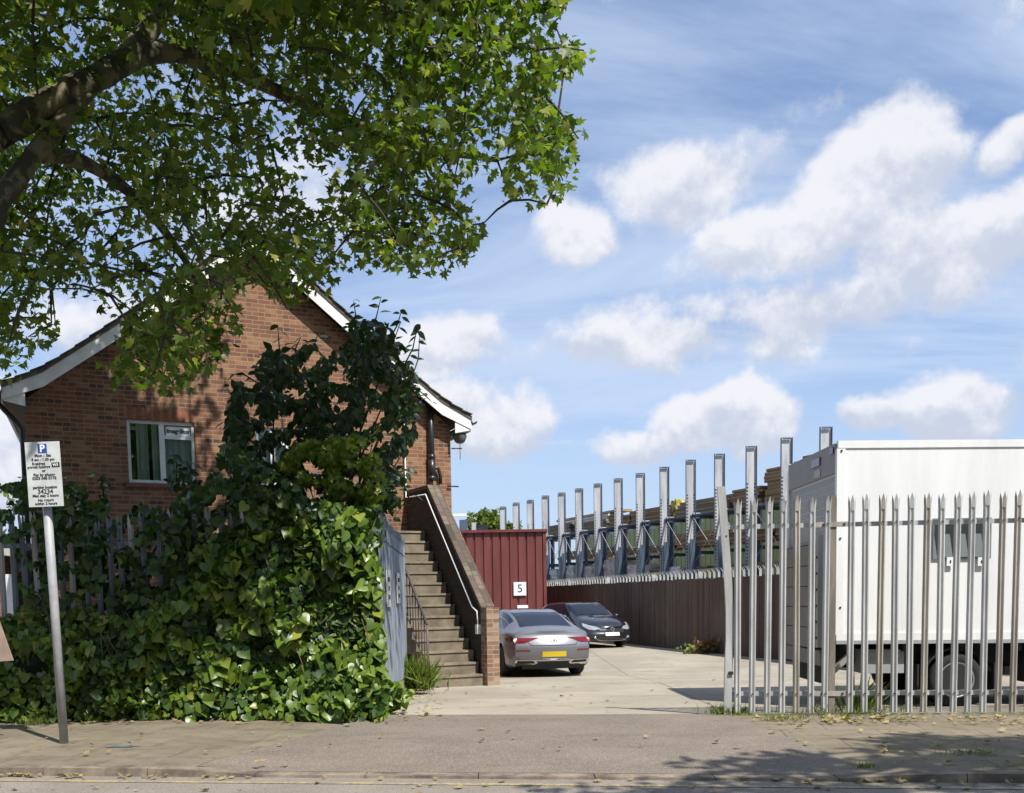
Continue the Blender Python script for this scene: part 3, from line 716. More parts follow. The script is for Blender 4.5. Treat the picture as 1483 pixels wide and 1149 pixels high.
# iron railing
rl = -WS+.01; rb = MB()
zr_ = lambda s: RI*(s-.02)/TR+.1+.86
top0, top1 = .10, sl
rb.tube([ST(top0, rl, -.02), ST(top0, rl, zr_(top0))], .02, 6)
rb.tube([ST(top0, rl, zr_(top0)), ST(top1, rl, zr_(top1)), ST(top1+.12, rl, zl+1.0)], .022, 6)
rb.tube([ST(top0, rl, zr_(top0)-.78), ST(top1, rl, zr_(top1)-.78)], .012, 6)
n = 19
for i in range(1, n):
    s = lerp(top0, top1, i/n); rb.tube([ST(s, rl, zr_(s)-.78), ST(s, rl, zr_(s))], .010, 5)
for i in range(19):
    r = -WS-.05-i*.105; rb.tube([ST(sl+.1, r, zl), ST(sl+.1, r, zl+1.0)], .010, 5)
rb.tube([ST(sl+.1, rl, zl+1.0), ST(sl+.1, -3, zl+1.0)], .02, 6)
rb.build('railing', M_IRON, stair)

# ================================================================== MAROON SHED
YS = 40.0
sx1 = P(790, 800, YS).x; sx0 = sx1-6.4; stop = P(790, 768, YS).z
shed = empty('metal_shed', (sx0+3.2, YS+3, gz(YS)), 'maroon corrugated metal shed behind the parked cars', 'shed')
b = MB(); pitch = .335; z0 = gz(YS)-.05; x = sx0
def corr(bb, A, B, z0, z1, pitch, depth, rib=.07, mi=0):
    A, B = Vector(A), Vector(B); d = (B-A); L = d.length; d.normalize(); n = Vector((d.y, -d.x, 0)); s = 0
    prev = A
    pts = [A]
    while s+pitch <= L+1e-6:
        for q, dp in ((s+pitch-rib-.02, 0), (s+pitch-rib, -depth), (s+pitch-.02, -depth), (s+pitch, 0)): pts.append(A+d*q+n*dp)
        s += pitch
    if (pts[-1]-B).length > .01: pts.append(B)
    for p, q in zip(pts, pts[1:]): bb.face([(p.x, p.y, z0), (q.x, q.y, z0), (q.x, q.y, z1), (p.x, p.y, z1)], mi)
corr(b, (sx0, YS, 0), (sx1, YS, 0), z0, stop-.06, pitch, .055); corr(b, (sx1, YS, 0), (sx1+.02, YS+7, 0), z0, stop-.06, pitch, .055)
corr(b, (sx0, YS+7, 0), (sx0, YS, 0), z0, stop-.06, pitch, .055); corr(b, (sx1, YS+7, 0), (sx0, YS+7, 0), z0, stop-.06, pitch, .055)
b.build('wall', M_SHEET, shed)
b = MB(); b.box(((sx0+sx1)/2, YS+3.5, stop-.01), (6.4+.16, 7.2, .10)); b.build('roof', M_SHEETD, shed)
b = MB(); b.box((sx1-.03, YS-.02, (z0+stop-.06)/2), (.12, .05, stop-.08-z0)); b.build('corner_trim', M_SHEETD, shed)
c = P(753, 853, YS-.09); hw = 9/1483*YS
b = MB(); b.box((c.x, YS-.05, c.z), (hw*2, .03, hw*2.15)); ns = b.build('number_sign', M_SIGNW, shed)
text_mesh('lettering', '5', .44, frameM(Vector((c.x, YS-.068, c.z)), Vector((1, 0, 0)), Zv, Vector((0, -1, 0))), M_INK, ns)
c = P(757, 880, YS-.09)
b = MB(); b.box((c.x, YS-.05, c.z+.03), (.42, .03, .12)); b.build('small_plate', M_SIGNW, shed)

# ================================================================== BOARD FENCE
def FL(Y): return 7.35-.265*(Y-25)
fz = gz(40)
b = MB(); Y = 15.5; ftop = lambda Y: EYE+.49 + (.0 if Y > 25 else .02)
wf = empty('board_fence', (FL(33), 33, fz), 'tall dark brown timber board fence along the right of the yard', 'fence')
while Y < 52:
    Y2 = Y+.145; j = random.uniform(-.012, .012); k = random.uniform(-.015, .015)
    x, x2 = FL(Y), FL(Y2-.004); b.hexa([(x-.012+j, Y, gz(Y)-.05), (x2-.012+j, Y2-.004, gz(Y)-.05), (x2+.012+j, Y2-.004, gz(Y)-.05), (x+.012+j, Y, gz(Y)-.05)]+[(x-.012+j, Y, ftop(Y)+k), (x2-.012+j, Y2-.004, ftop(Y)+k), (x2+.012+j, Y2-.004, ftop(Y)+k), (x+.012+j, Y, ftop(Y)+k)])
    Y = Y2
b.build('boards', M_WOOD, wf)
b = MB()
for dz in (.25, 1.1, 1.95): b.hexa([(FL(15.5)+.04, 15.5, fz+dz), (FL(52)+.04, 52, fz+dz), (FL(52)+.09, 52, fz+dz), (FL(15.5)+.09, 15.5, fz+dz)]+[(FL(15.5)+.04, 15.5, fz+dz+.08), (FL(52)+.04, 52, fz+dz+.08), (FL(52)+.09, 52, fz+dz+.08), (FL(15.5)+.09, 15.5, fz+dz+.08)])
b.build('rail', M_WOOD, wf)
# palisade fence standing right behind it, only its spikes show
pf = empty('palisade_fence', (FL(33)+.25, 33, fz), 'galvanised palisade fence behind the timber boards with only its curved spikes showing', 'fence', 'palisade fences')
def pale_mesh(H, w_=.074, dp=.026, splay=.035, mi=0):
    """W-section pale, triple-pointed, origin at its foot, face toward -Y"""
    b = MB(); xs_ = [-w_/2, -w_*.27, 0, w_*.27, w_/2]; ys_ = [0, -dp, -dp*.35, -dp, 0]
    zt = H-.17
    for i in range(4): b.face([(xs_[i], ys_[i], 0), (xs_[i+1], ys_[i+1], 0), (xs_[i+1], ys_[i+1], zt), (xs_[i], ys_[i], zt)])
    # left, centre and right points
    def blade(i0, i1, dx, dy, hh):
        a, c = Vector((xs_[i0], ys_[i0], zt)), Vector((xs_[i1], ys_[i1], zt)); m_ = (a+c)/2
        a2, c2 = a+Vector((dx*.4, dy*.4, hh*.55)), c+Vector((dx*.4, dy*.4, hh*.55)); tp = m_+Vector((dx, dy, hh))
        b.face([a, c, c2, a2]); b.face([a2, c2, tp+(c2-tp)*.3, tp, tp+(a2-tp)*.3])
    blade(0, 1, -.010, -splay*.2, .155); blade(1, 3, 0, -splay*.6, .17); blade(3, 4, .012, -splay*.2, .155)
    # bolts
    for z in (.21, 2.09): b.box((0, -dp-.001, z*H/2.4), (.014, .012, .014), mi=1)
    return b
def spike_bits(b, x, y, z, h, d, n):
    for k, (o, lean) in enumerate(((-.05, -.03), (0, -.07), (.05, -.03))):
        p = Vector((x, y, z))+d*o; q = p+Vector((0, 0, h*.6)); t_ = p+n*lean*2.2+Vector((0, 0, h)); e_ = Vector((.7, .3, 0))*.015
        b.face([p-e_, p+e_, q+e_*.8, q-e_*.8]); b.face([q-e_*.8, q+e_*.8, t_+e_*.15, t_-e_*.15])
Y = 24.0; dY = .30; dirF = Vector((-.265, 1, 0)).normalized(); nF = Vector((-1, -.265, 0)).normalized()
pb = None; cnt = 0
while Y < 50 and cnt < 98:
    p = MB(); x = FL(Y)+.2; h = .30
    spike_bits(p, x, Y, ftop(30)-.04, .34, dirF, -nF)
    p.face([Vector((x, Y, fz))-dirF*.035, Vector((x, Y, fz))+dirF*.035, Vector((x, Y, ftop(30)-.03))+dirF*.035, Vector((x, Y, ftop(30)-.03))-dirF*.035])
    p.build('pale', M_GALV, pf); Y += dY; cnt += 1
for Yp in (25.2, 28.2, 31.4, 34.9, 39.2, 43.8, 48.8):
    p = MB(); p.box((FL(Yp)+.14, Yp, (fz+ftop(30)+.22)/2), (.12, .10, ftop(30)+.22-fz)); p.build('post', M_RACK, pf)
p = MB(); p.hexa([(FL(24)+.22, 24, 1.75), (FL(50)+.22, 50, 1.75), (FL(50)+.26, 50, 1.75), (FL(24)+.26, 24, 1.75)]+[(FL(24)+.22, 24, 1.83), (FL(50)+.22, 50, 1.83), (FL(50)+.26, 50, 1.83), (FL(24)+.26, 24, 1.83)]); p.build('rail', M_GALV, pf)

# ================================================================== CANTILEVER RACK
Y0 = 36.0; X0 = P(1042, 700, Y0).x; dRY = .0483*Y0; sR = -.40
rdr = Vector((sR, 1, 0)).normalized(); rpp = Vector((1, -sR, 0)).normalized()
def RKP(n, off=0.0, z=0.0):   # n = upright index, off metres behind
    return Vector((X0+sR*dRY*n, Y0+dRY*n, 0))+rpp*off+Zv*z
RT = EYE+4.87; AZ = EYE+2.98
rack = empty('storage_rack', RKP(4, .5, fz), 'long galvanised steel timber rack with tall uprights behind the board fence', 'rack')
SP = dRY*math.hypot(1, sR)
ex, ey = Vector((1, 0, 0)), Vector((0, 1, 0))
UP = list(range(-3, 12))
for n in UP:
    b = MB(); o = RKP(n); hh = RT-fz + random.uniform(-.03, .03)
    M = frameM(Vector((o.x, o.y, fz)), ex, ey, Zv)
    b.box((0, .03, hh/2), (.33, .012, hh), M, 0)
    for s in (-1, 1):
        b.box((s*.1735, -.005, hh/2), (.016, .11, hh), M, 1)  # flanges in dark blue: their shade is put into the colour
    b.box((0, -.03, hh-.03), (.26, .04, .05), M, 1)
    z = 1.9
    while z < AZ-fz+.75:
        b.box((-.12, .0205, z), (.04, .006, .05), M, 2); b.box((.12, .0205, z), (.04, .006, .05), M, 2); z += .115
    b.build('upright', [M_RACK, M_RACKB, M_SLOT], rack)
    b = MB()
    lo = AZ-fz-.1
    b.box((.29, .35, lo/2), (.12, .25, lo), M, 1); b.box((.39, .30, lo/2), (.07, .16, lo), M, 0)
    b.box((.05, -.09, (AZ-fz-.95)/2), (.17, .08, AZ-fz-.95), M, 1)
    b.build('column', [M_RACK, M_RACKB], rack)
    for k, az in enumerate((AZ, AZ-1.3, AZ-2.25)):
        b = MB(); A = RKP(n, .0, az-.07); B = RKP(n, 1.6, az-.02)
        M2 = frameM(A, rpp, rdr, Zv)
        b.box((.85, 0, -.06), (1.7, .09, .12), M2, 1)
        if k == 0: b.box((.22, 0, .03), (.30, .16, .10), M2, 0)
        b.build('arm', [M_RACK, M_RACKB], rack)
for a, c in zip(UP, UP[1:]):
    b = MB(); A, B = RKP(a, .06, AZ-.09), RKP(c, .06, AZ-.09); b.tube([A, B], .045, 4); b.build('beam', M_RACKB, rack)
    b = MB(); b.tube([RKP(a, .1, AZ-.15), RKP(c, .1, AZ-1.9)], .010, 4); b.tube([RKP(c, .1, AZ-.15), RKP(a, .1, AZ-1.9)], .010, 4); b.build('brace', M_RACK, rack)
# packs of timber on the arms
def pack(n0, n1, off, z, wd, hh, mt, name, label, cat, group, jag=0.0):
    A = RKP(n0, off, z); B = RKP(n1, off, z); L = (B-A).length; C_ = (A+B)/2
    b = MB(); rr = random.Random(int(n0*37+z*91+off*7)); layers = max(1, round(hh/.11)); lh = hh/layers
    for i in range(layers):
        k = (jag if i == layers-1 else jag*.4)
        b.box((rr.uniform(-.02, .02), rr.uniform(-k, k), lh*(i+.5)), (wd+rr.uniform(-.02, .02), L-.08+rr.uniform(-.12, .0), lh-.012))
    o = b.build(name, mt, None); o.matrix_world = frameM(C_, rpp, rdr, Zv); tag(o, label, cat, group); return o
TL = 'timber packs on the rack'
pos_words = {}
spec = [  # n0,n1,off,z,w,h,mat,label
 (-3.3,-2.07,.25,AZ,1.1,1.28,0,'tallest stack of brown planks on the rack just above the white van tail'),
 (-1.93,-1.07,.25,AZ,1.1,1.12,0,'tall stack of brown planks between the two rack uprights left of the van'),
 (-.97,-.04,.25,AZ,1.1,.62,0,'low brown plank stack on the rack behind the bent gate post'),
 (.05,2.0,.25,AZ,1.0,.52,1,'grey brown timber pack on the top arms just left of the bent gate post'),
 (2.1,3.9,.25,AZ,1.0,.52,0,'brown board pack on the top arms beside the yellow wrapped bundle'),
 (3.95,5.0,.25,AZ,1.0,.42,0,'brown board pack on the top arms left of the yellow wrapped bundle'),
 (5.05,6.9,.25,AZ,1.0,.40,1,'grey timber pack on the top arms under the pale white boards'),
 (7.0,8.9,.25,AZ,1.0,.50,1,'far grey timber pack on the top arms right above the maroon shed corner'),
 (9.1,11.5,.25,AZ-.1,1.0,.45,1,'farthest timber pack showing just over the maroon shed roof'),
 (-3.3,-1.5,.2,AZ-1.2,1.2,.5,1,'timber pack on the middle arms behind the palisade gate'),
 (-1.4,1.9,.2,AZ-1.2,1.2,.55,0,'dark brown timber pack on the middle arms behind the bent gate post'),
 (2.0,4.6,.3,AZ-1.2,1.2,.22,1,'thin timber pack on the middle arms in the shaded centre of the rack'),
 (4.7,7.8,.3,AZ-1.2,1.2,.35,2,'pale timber pack on the middle arms in the shaded far half of the rack'),
 (-3.0,.5,.2,AZ-2.1,1.2,.20,1,'dark timber pack on the lowest arms behind the palisade gate'),
 (.6,3.0,.2,AZ-2.1,1.2,.18,1,'dark timber pack on the lowest arms left of the bent gate post')]
for s in spec: pack(s[0], s[1], s[2]+.72, s[3], s[4], s[5], M_TIMB[s[6]], 'timber_pack', s[7], 'timber', TL, .3)
pack(5.1, 7.9, 1.0, AZ+.42, .8, .20, M_WRAP, 'board_pack', 'white boards lying on top of the grey timber pack', 'boards', None, .2)
pack(4.9, 8.4, 1.05, AZ+.66, .7, .10, M_TIMB[2], 'loose_planks', 'loose tan planks laid over the white boards', 'planks', None, .4)
pack(-1.9, -1.6, 1.0, AZ+1.13, .4, .12, M_WRAP, 'board_pack', 'small pale board lying on top of the tall brown stack', 'boards', None)
def wrapped(n, wn, off, z, wd, hh, m, name, label, cat, group=None):
    bm = bmesh.new(); bmesh.ops.create_cube(bm, size=1); bmesh.ops.subdivide_edges(bm, edges=bm.edges, cuts=5, use_grid_fill=True)
    rr = random.Random(int(n*100)); 
    for v in bm.verts:
        v.co = Vector((v.co.x*wd, v.co.y*wn*SP, (v.co.z+.5)*hh)); v.co += Vector((rr.uniform(-.04, .04), rr.uniform(-.05, .05), rr.uniform(-.05, .05) if v.co.z > .05 else 0))
    me = bpy.data.meshes.new(name); bm.to_mesh(me); bm.free(); me.materials.append(m)
    o = bpy.data.objects.new(name, me); COL.objects.link(o); o.matrix_world = frameM(RKP(n, off, z), rpp, rdr, Zv); tag(o, label, cat, group)
wrapped(2.15, .26, .95, AZ+.02, .8, .66, M_YWRAP, 'wrapped_bundle', 'yellow plastic wrapped bundle on the top arms of the rack', 'bundle')
WG = 'white wrapped packs low on the rack'
for n, wn, hh, lb in ((7.75, .62, .62, 'leftmost white wrapped pack low on the rack, beside the maroon shed'), (6.75, .55, .72, 'second white wrapped pack from the maroon shed, low on the rack'),
                      (5.8, .6, .62, 'third white wrapped pack from the maroon shed, low on the rack'), (4.55, .62, .85, 'tallest white wrapped pack low on the rack'),
                      (3.3, .75, .55, 'white wrapped pack low on the rack, right of the tallest one')):
    wrapped(n, wn, .6, AZ-2.28, 1.0, hh, M_WRAP, 'wrapped_pack', lb, 'wrapped pack', WG)
wrapped(1.9, .8, .6, AZ-2.28, 1.0, .36, M_WRAP, 'wrapped_pack', 'thin white wrapped pack low on the rack, farthest right of the white packs', 'wrapped pack', WG)
c = P(861, 800, 50); b = MB(); b.box((c.x, c.y, c.z), (1.15, .2, .32)); b.box((c.x-.6, c.y, c.z-.5), (.2, .2, 1.3)); b.build('sign_board', M_WRAP); tag(bpy.data.objects['sign_board'], 'small white board on a post seen through the middle of the rack', 'board')
# green cladded warehouse behind the rack
gh = empty('warehouse', RKP(3, 8, fz), 'green corrugated warehouse behind the timber rack', 'warehouse')
b = MB(); A = RKP(12.0, 5.5); B = RKP(-9, 5.5); corr(b, A, B, fz-.1, EYE+4.1, .42, .04, .08)
C2 = RKP(-9, 16); D2 = RKP(12, 16)
corr(b, B, C2, fz-.1, EYE+4.1, .42, .04, .08); corr(b, D2, A, fz-.1, EYE+4.1, .42, .04, .08); corr(b, C2, D2, fz-.1, EYE+4.1, .42, .04, .08)
b.build('wall', M_GREEN, gh)
b = MB(); b.face([RKP(12, 5.3, EYE+4.11), RKP(-9, 5.3, EYE+4.11), RKP(-9, 10.7, EYE+4.5), RKP(12, 10.7, EYE+4.5)]); b.face([RKP(12, 10.7, EYE+4.5), RKP(-9, 10.7, EYE+4.5), RKP(-9, 16.2, EYE+4.11), RKP(12, 16.2, EYE+4.11)])
b.build('roof', mat('warehouse_roof', (.16, .18, .14), .7), gh)

# ================================================================== STREET PALISADE + GATE
def make_pale(name, H, mt, parent, x, y, z, rz=0.0, leanx=0.0, leany=0.0):
    o = PALES[mt].copy(); o.data = PALES[mt].data; COL.objects.link(o); o.name = name; o.parent = parent
    o.matrix_parent_inverse = parent.matrix_basis.inverted(); o.location = (x, y, z); o.rotation_euler = (leany, leanx, rz); o.scale = (1, 1, H/2.4*(1+random.uniform(-.006, .006)))
    return o
PALES = {}
for key, m in (('a', M_GALV), ('b', M_GALVR), ('c', M_GALVB)):
    o = pale_mesh(2.4).build('pale', [m, M_SLOT]); COL.objects.unlink(o); PALES[key] = o
rzS = math.atan(-.115)
sf = empty('palisade_fence', (5.0, Yf(5.0), 0), 'galvanised palisade fence along the pavement in front of the white van', 'fence', 'palisade fences')
gate = empty('palisade_gate', (2.4, Yf(2.4), 0), 'galvanised palisade gate leaf of seven pales beside the open gateway', 'gate', 'palisade gates')
pxs_gate = [1067, 1088, 1110, 1131, 1152, 1173, 1193]
for i, q in enumerate(pxs_gate):
    X = P(q-0, 1003, 11.3).x; X = P(q, 1003, Yf(X)).x
    make_pale('pale', 2.36, 'a' if i not in (4,) else 'b', gate, X, Yf(X)-.03, .03, rzS+random.uniform(-.08, .08), random.uniform(-.006, .006), random.uniform(-.006, .006))
pxs_f = [1229, 1250, 1271, 1293, 1315, 1336, 1358, 1379, 1400, 1422, 1444, 1465, 1487, 1509, 1531, 1553, 1575, 1597, 1620, 1642, 1664, 1686, 1708, 1730]
for i, q in enumerate(pxs_f):
    X = P(q, 1003, 11.1).x; X = P(q, 1003, Yf(X)).x
    make_pale('pale', 2.37, 'b' if i in (2, 5, 10, 11, 17) else 'a', sf, X, Yf(X)-.03, .03, rzS+random.uniform(-.08, .08), random.uniform(-.006, .006), random.uniform(-.006, .006))
def rail(parent, xa, xb, z, hh=.05, m=M_GALV, off=.012, nm='rail'):
    p = MB(); A = [(xa, Yf(xa)+off), (xb, Yf(xb)+off)]
    p.hexa([(A[0][0], A[0][1], z-hh/2), (A[1][0], A[1][1], z-hh/2), (A[1][0], A[1][1]+.008, z-hh/2), (A[0][0], A[0][1]+.008, z-hh/2)]+[(A[0][0], A[0][1], z+hh/2), (A[1][0], A[1][1], z+hh/2), (A[1][0], A[1][1]+.008, z+hh/2), (A[0][0], A[0][1]+.008, z+hh/2)])
    p.hexa([(A[0][0], A[0][1]+.009, z+hh/2-.006), (A[1][0], A[1][1]+.009, z+hh/2-.006), (A[1][0], A[1][1]+.05, z+hh/2-.006), (A[0][0], A[0][1]+.05, z+hh/2-.006)]+[(A[0][0], A[0][1]+.009, z+hh/2), (A[1][0], A[1][1]+.009, z+hh/2), (A[1][0], A[1][1]+.05, z+hh/2), (A[0][0], A[0][1]+.05, z+hh/2)])
    return p.build(nm, m, parent)
Xb = P(1050, 1003, 11.35).x; Xp = P(1205, 1003, 11.2).x
zt_ = P(1250, 759, Yf(3.8)).z; zb_ = P(1250, 1004, Yf(3.8)).z
rail(gate, Xb+.03, Xp-.12, zt_); rail(gate, Xb+.03, Xp-.12, zb_)
rail(sf, Xp+.16, 7.7, zt_); rail(sf, Xp+.16, 7.7, zb_)
for z in (zt_, zb_):     # strap brackets at the post
    p = MB(); p.box((0, 0, 0), (.36, .01, .055), Matrix.Translation((Xp+.0, Yf(Xp)-.028, z)) @ Matrix.Rotation(rzS, 4, 'Z'))
    for s in (-.11, .11): p.box((s, -.008, 0), (.02, .014, .02), Matrix.Translation((Xp, Yf(Xp)-.028, z)) @ Matrix.Rotation(rzS, 4, 'Z'), 1)
    p.build('bracket', [M_GALVR, M_SLOT], sf)
p = MB(); n = 10
ol = [(-.033, 0), (.033, 0), (.033, 2.38)]+[(.033*math.cos(a), 2.38+.04*math.sin(a)) for a in [math.pi*i/8 for i in range(1, 8)]]+[(-.033, 2.38)]
p.prism(ol, Vector((Xp, Yf(Xp)-.02, -.02)), Vector((1, rzS, 0)).normalized(), Zv, Vector((-rzS, 1, 0)).normalized(), .06); p.build('post', mat('brown_post', (.21, .185, .15), .65, .1, fn=worn(8, .3, True)), sf)
# bent flat end post of the gate
p = MB(); zz = [0, .9, 1.6, 1.9, 2.5]; dx = [-.03, -.03, .025, .055, .0]; ww_ = .042
pz = P(1049, 705, Yf(Xb)).z
sec = [(X_, Z_) for X_, Z_ in zip([.03, .035, .05, .05, .03, .0, -.045], [0, .45, .85, 1.15, 1.5, 1.9, pz])]
for (x0_, z0_), (x1_, z1_) in zip(sec, sec[1:]):
    y_ = Yf(Xb)
    p.hexa([(Xb+x0_-ww_, y_-.02, z0_), (Xb+x0_+ww_, y_-.025, z0_), (Xb+x0_+ww_, y_+.01, z0_), (Xb+x0_-ww_, y_+.02, z0_)]+[(Xb+x1_-ww_, y_-.02, z1_), (Xb+x1_+ww_, y_-.025, z1_), (Xb+x1_+ww_, y_+.01, z1_), (Xb+x1_-ww_, y_+.02, z1_)])
p.box((Xb-.03, Yf(Xb)-.026, .85), (.016, .008, .02), mi=1); p.box((Xb+.01, Yf(Xb)-.026, 1.98), (.014, .008, .014), mi=1); p.box((Xb+.06, Yf(Xb)-.035, .47), (.05, .02, .035), mi=1)
tag(p.build('post', [M_GALV, M_SLOT], gate), 'bent flat end post')
# left fence swallowed by ivy
lf = empty('palisade_fence', (-5, Yf(-5), 0), 'old blue grey palisade fence on the left, half swallowed by ivy', 'fence', 'palisade fences')
X = -7.6
lefts = []
while X < -1.95:
    make_pale('pale', 2.42+.05*math.sin(X*3), 'c' if int(X*7) % 3 else 'a', lf, X, Yf(X), .0, rzS+random.uniform(-.05, .05), random.uniform(-.012, .012)-.012, random.uniform(-.01, .01)); X += .152
rail(lf, -7.7, -1.9, 2.05, m=M_GALVB, off=.02); rail(lf, -7.7, -1.9, .25, m=M_GALVB, off=.02)
# opened gate leaf running back to the stairs
A = Vector((P(548, 870, 12.2).x, 12.2, 0)); B = Vector((P(584, 870, 15.9).x, 15.9, 0)); L = (B-A).length; dg_ = (B-A).normalized(); ang = math.atan2(dg_.y, dg_.x)
og = empty('palisade_gate', A+(B-A)/2+Zv*gz(14), 'dark blue grey close-boarded gate leaf standing open beside the steps', 'gate', 'palisade gates')
n = int(L/.085)
for i in range(n+1):
    q = A+dg_*(.04+i*.085); make_pale('pale', 2.36, 'c', og, q.x+dg_.y*.012, q.y-dg_.x*.012, gz(q.y)+.05, ang, random.uniform(-.01, .01))
p = MB(); nn_ = Vector((-dg_.y, dg_.x, 0))
p.face([A+nn_*.015+Zv*.0, B+nn_*.015+Zv*-.1, B+nn_*.015+Zv*2.18, A+nn_*.015+Zv*2.24]); p.face([A+nn_*.018+Zv*.0, A+nn_*.018+Zv*2.24, B+nn_*.018+Zv*2.18, B+nn_*.018+Zv*-.1]); p.build('sheet_panel', M_GALVB, og)
for s0_, lab, zc_, hh_ in ((.60, 'white notice on the open gate leaf', 1.50, .42), (.20, 'leaf-covered white notice on the open gate leaf', 1.48, .46)):
    C_ = A+dg_*(L*s0_)-nn_*-.0+Zv*zc_; side = Vector((dg_.y, -dg_.x, 0))
    p = MB(); M = frameM(C_+side*.055, dg_, side, Zv); p.box((0, 0, 0), (.50, .012, hh_), M); o = p.build('notice', M_SIGN, og)
    for k, tx in enumerate(('PRIVATE', 'KEEP', 'CLEAR')):
        text_mesh('lettering', tx, .085, frameM(C_+side*.064+Zv*(.11-.11*k), dg_, Zv, side), M_INK, o)

# ================================================================== PARKING SIGN
pb_ = G(93, 1075, 0.0); ps = empty('parking_sign', pb_, 'grey parking sign pole leaning slightly left, with a white resident parking plate', 'sign')
top = P(69, 742, pb_.y+.02)
p = MB(); axis = (top-pb_).normalized(); p.tube([pb_-Zv*.05, top+axis*.55], .041, 16); p.build('pole', M_POLE, ps)
TLc, TRc, BLc, BRc = P(36, 640, pb_.y-.06), P(86.5, 640, pb_.y-.06), P(41, 734, pb_.y-.06), P(93, 734, pb_.y-.06)
ax = ((TRc-TLc)+(BRc-BLc)).normalized(); az = axis; ay = az.cross(ax).normalized(); ax = ay.cross(az).normalized()
cc_ = (TLc+TRc+BLc+BRc)/4; wS = (TRc-TLc).length; hS = (TLc-BLc).length
M = frameM(cc_, ax, ay, az)
p = MB(); p.box((0, 0, 0), (wS, .006, hS), M); pl_ = p.build('sign_plate', M_SIGN, ps, bevel=.004)
p = MB(); p.box((0, -.0045, hS/2-.062), (.085, .004, .085), M); bl = p.build('parking_symbol', M_BLUE, pl_)
def T_(tx, sz, x, z, m=M_INK, bold=.0012, y=-.0045): text_mesh('lettering', tx, sz, frameM(M @ Vector((x, y, z)), ax, az, -ay), m, pl_, ext=.0006, bold=bold)
T_('P', .095, 0, hS/2-.066, M_SIGNW, .003, -.008)
t0 = hS/2-.13
for tx, sz, x, dz in (('Mon - Sat', .040, 0, 0), ('8 am - 6.30 pm', .036, 0, .040), ('Resident', .036, -.045, .080), ('permit holders', .036, -.045, .113), ('or', .036, 0, .152), ('Pay by phone', .038, 0, .193), ('0203 046 0176', .038, 0, .228),
                      ('parking location', .036, 0, .318), ('34234', .060, 0, .362), ('Max stay 2 hours', .036, 0, .402), ('No return', .036, 0, .447), ('within 2 hours', .036, 0, .482)):
    if True: T_(tx, sz, x, t0-dz*.94)
p = MB(); p.box((wS/2-.05, -.0045, t0-.09), (.075, .003, .042), M); p.build('permit_zone_tab', M_INK, pl_)
T_('W3', .034, wS/2-.05, t0-.092, M_SIGNW, .001, -.0075)
# tan board at the far left edge of the picture
a_, b_, c_, d_ = P(-70, 870, 10.2), P(-4, 895, 10.2), P(18, 957, 10.2), P(-60, 962, 10.2)
p = MB(); p.hexa([d_, c_, c_+Vector((0, .03, 0)), d_+Vector((0, .03, 0)), a_, b_, b_+Vector((0, .03, 0)), a_+Vector((0, .03, 0))]); tb = MB()
bd = empty('tilted_board', G(-35, 1070), 'corner of a pinkish tan board at the left edge of the picture', 'board')
p.build('board_panel', mat('tan_board', (.34, .24, .19), .8, fn=worn(5, .25)), bd)
q = G(-35, 1070); p = MB(); p.tube([(q.x, 10.26, 0), (q.x, 10.26, P(-35, 900, 10.2).z)], .03, 8); p.build('post', M_POLE, bd)
# red brick building glimpsed behind the left fence
bb_ = empty('brick_building', (-14.3, 26, gz(26)), 'distant low brick building glimpsed between the left fence pales', 'building')
p = MB(); p.box((-14.6, 27, 1.0), (4.5, 4, 3.1)); p.build('wall', M_BRICK, bb_)
p = MB(); x = P(13, 850, 24.9).x; p.box((x, 24.97, .9), (.28, .08, 2.4)); p.build('window', M_WHITE, bb_)
p = MB(); p.box((-14.6, 27, 2.64), (4.9, 4.4, .18)); p.build('roof', M_WHITE, bb_)
# far street lamp and dark post over the shed
lp = P(664, 860, 58); sl_ = empty('street_lamp', (lp.x, 58, gz(58)), 'tiny distant street lamp above the stair wall', 'lamp')
hp = P(661, 747, 58); p = MB(); p.tube([(hp.x-.9, 58, gz(58)), (hp.x-.9, 58, hp.z-.1), (hp.x-.2, 58, hp.z)], .06, 6); p.build('pole', M_POLE, sl_)
p = MB(); p.box((hp.x+.1, 58, hp.z+.02), (.9, .3, .16)); p.build('lamp_head', M_WHITE, sl_)
for q, wd, tp, lab, m in ((672, .42, 753, 'dark blue post leaning behind the maroon shed roof', M_RACKB), (687, .22, 757, 'pale thin post behind the maroon shed roof', M_RACK), (700, .5, 760, 'dark short post behind the maroon shed roof, in front of the tree', M_SLOT)):
    t_ = P(q-.8, tp, 52); g_ = P(q, 860, 52); p = MB(); p.prism([(-wd/2, 0), (wd/2, 0), (wd/2, .2), (-wd/2, .2)], Vector((g_.x, 52, gz(52))), ex, ey, (t_-Vector((g_.x, 52, gz(52)))), 1.0)
    tag(p.build('far_post', m), lab, 'post')
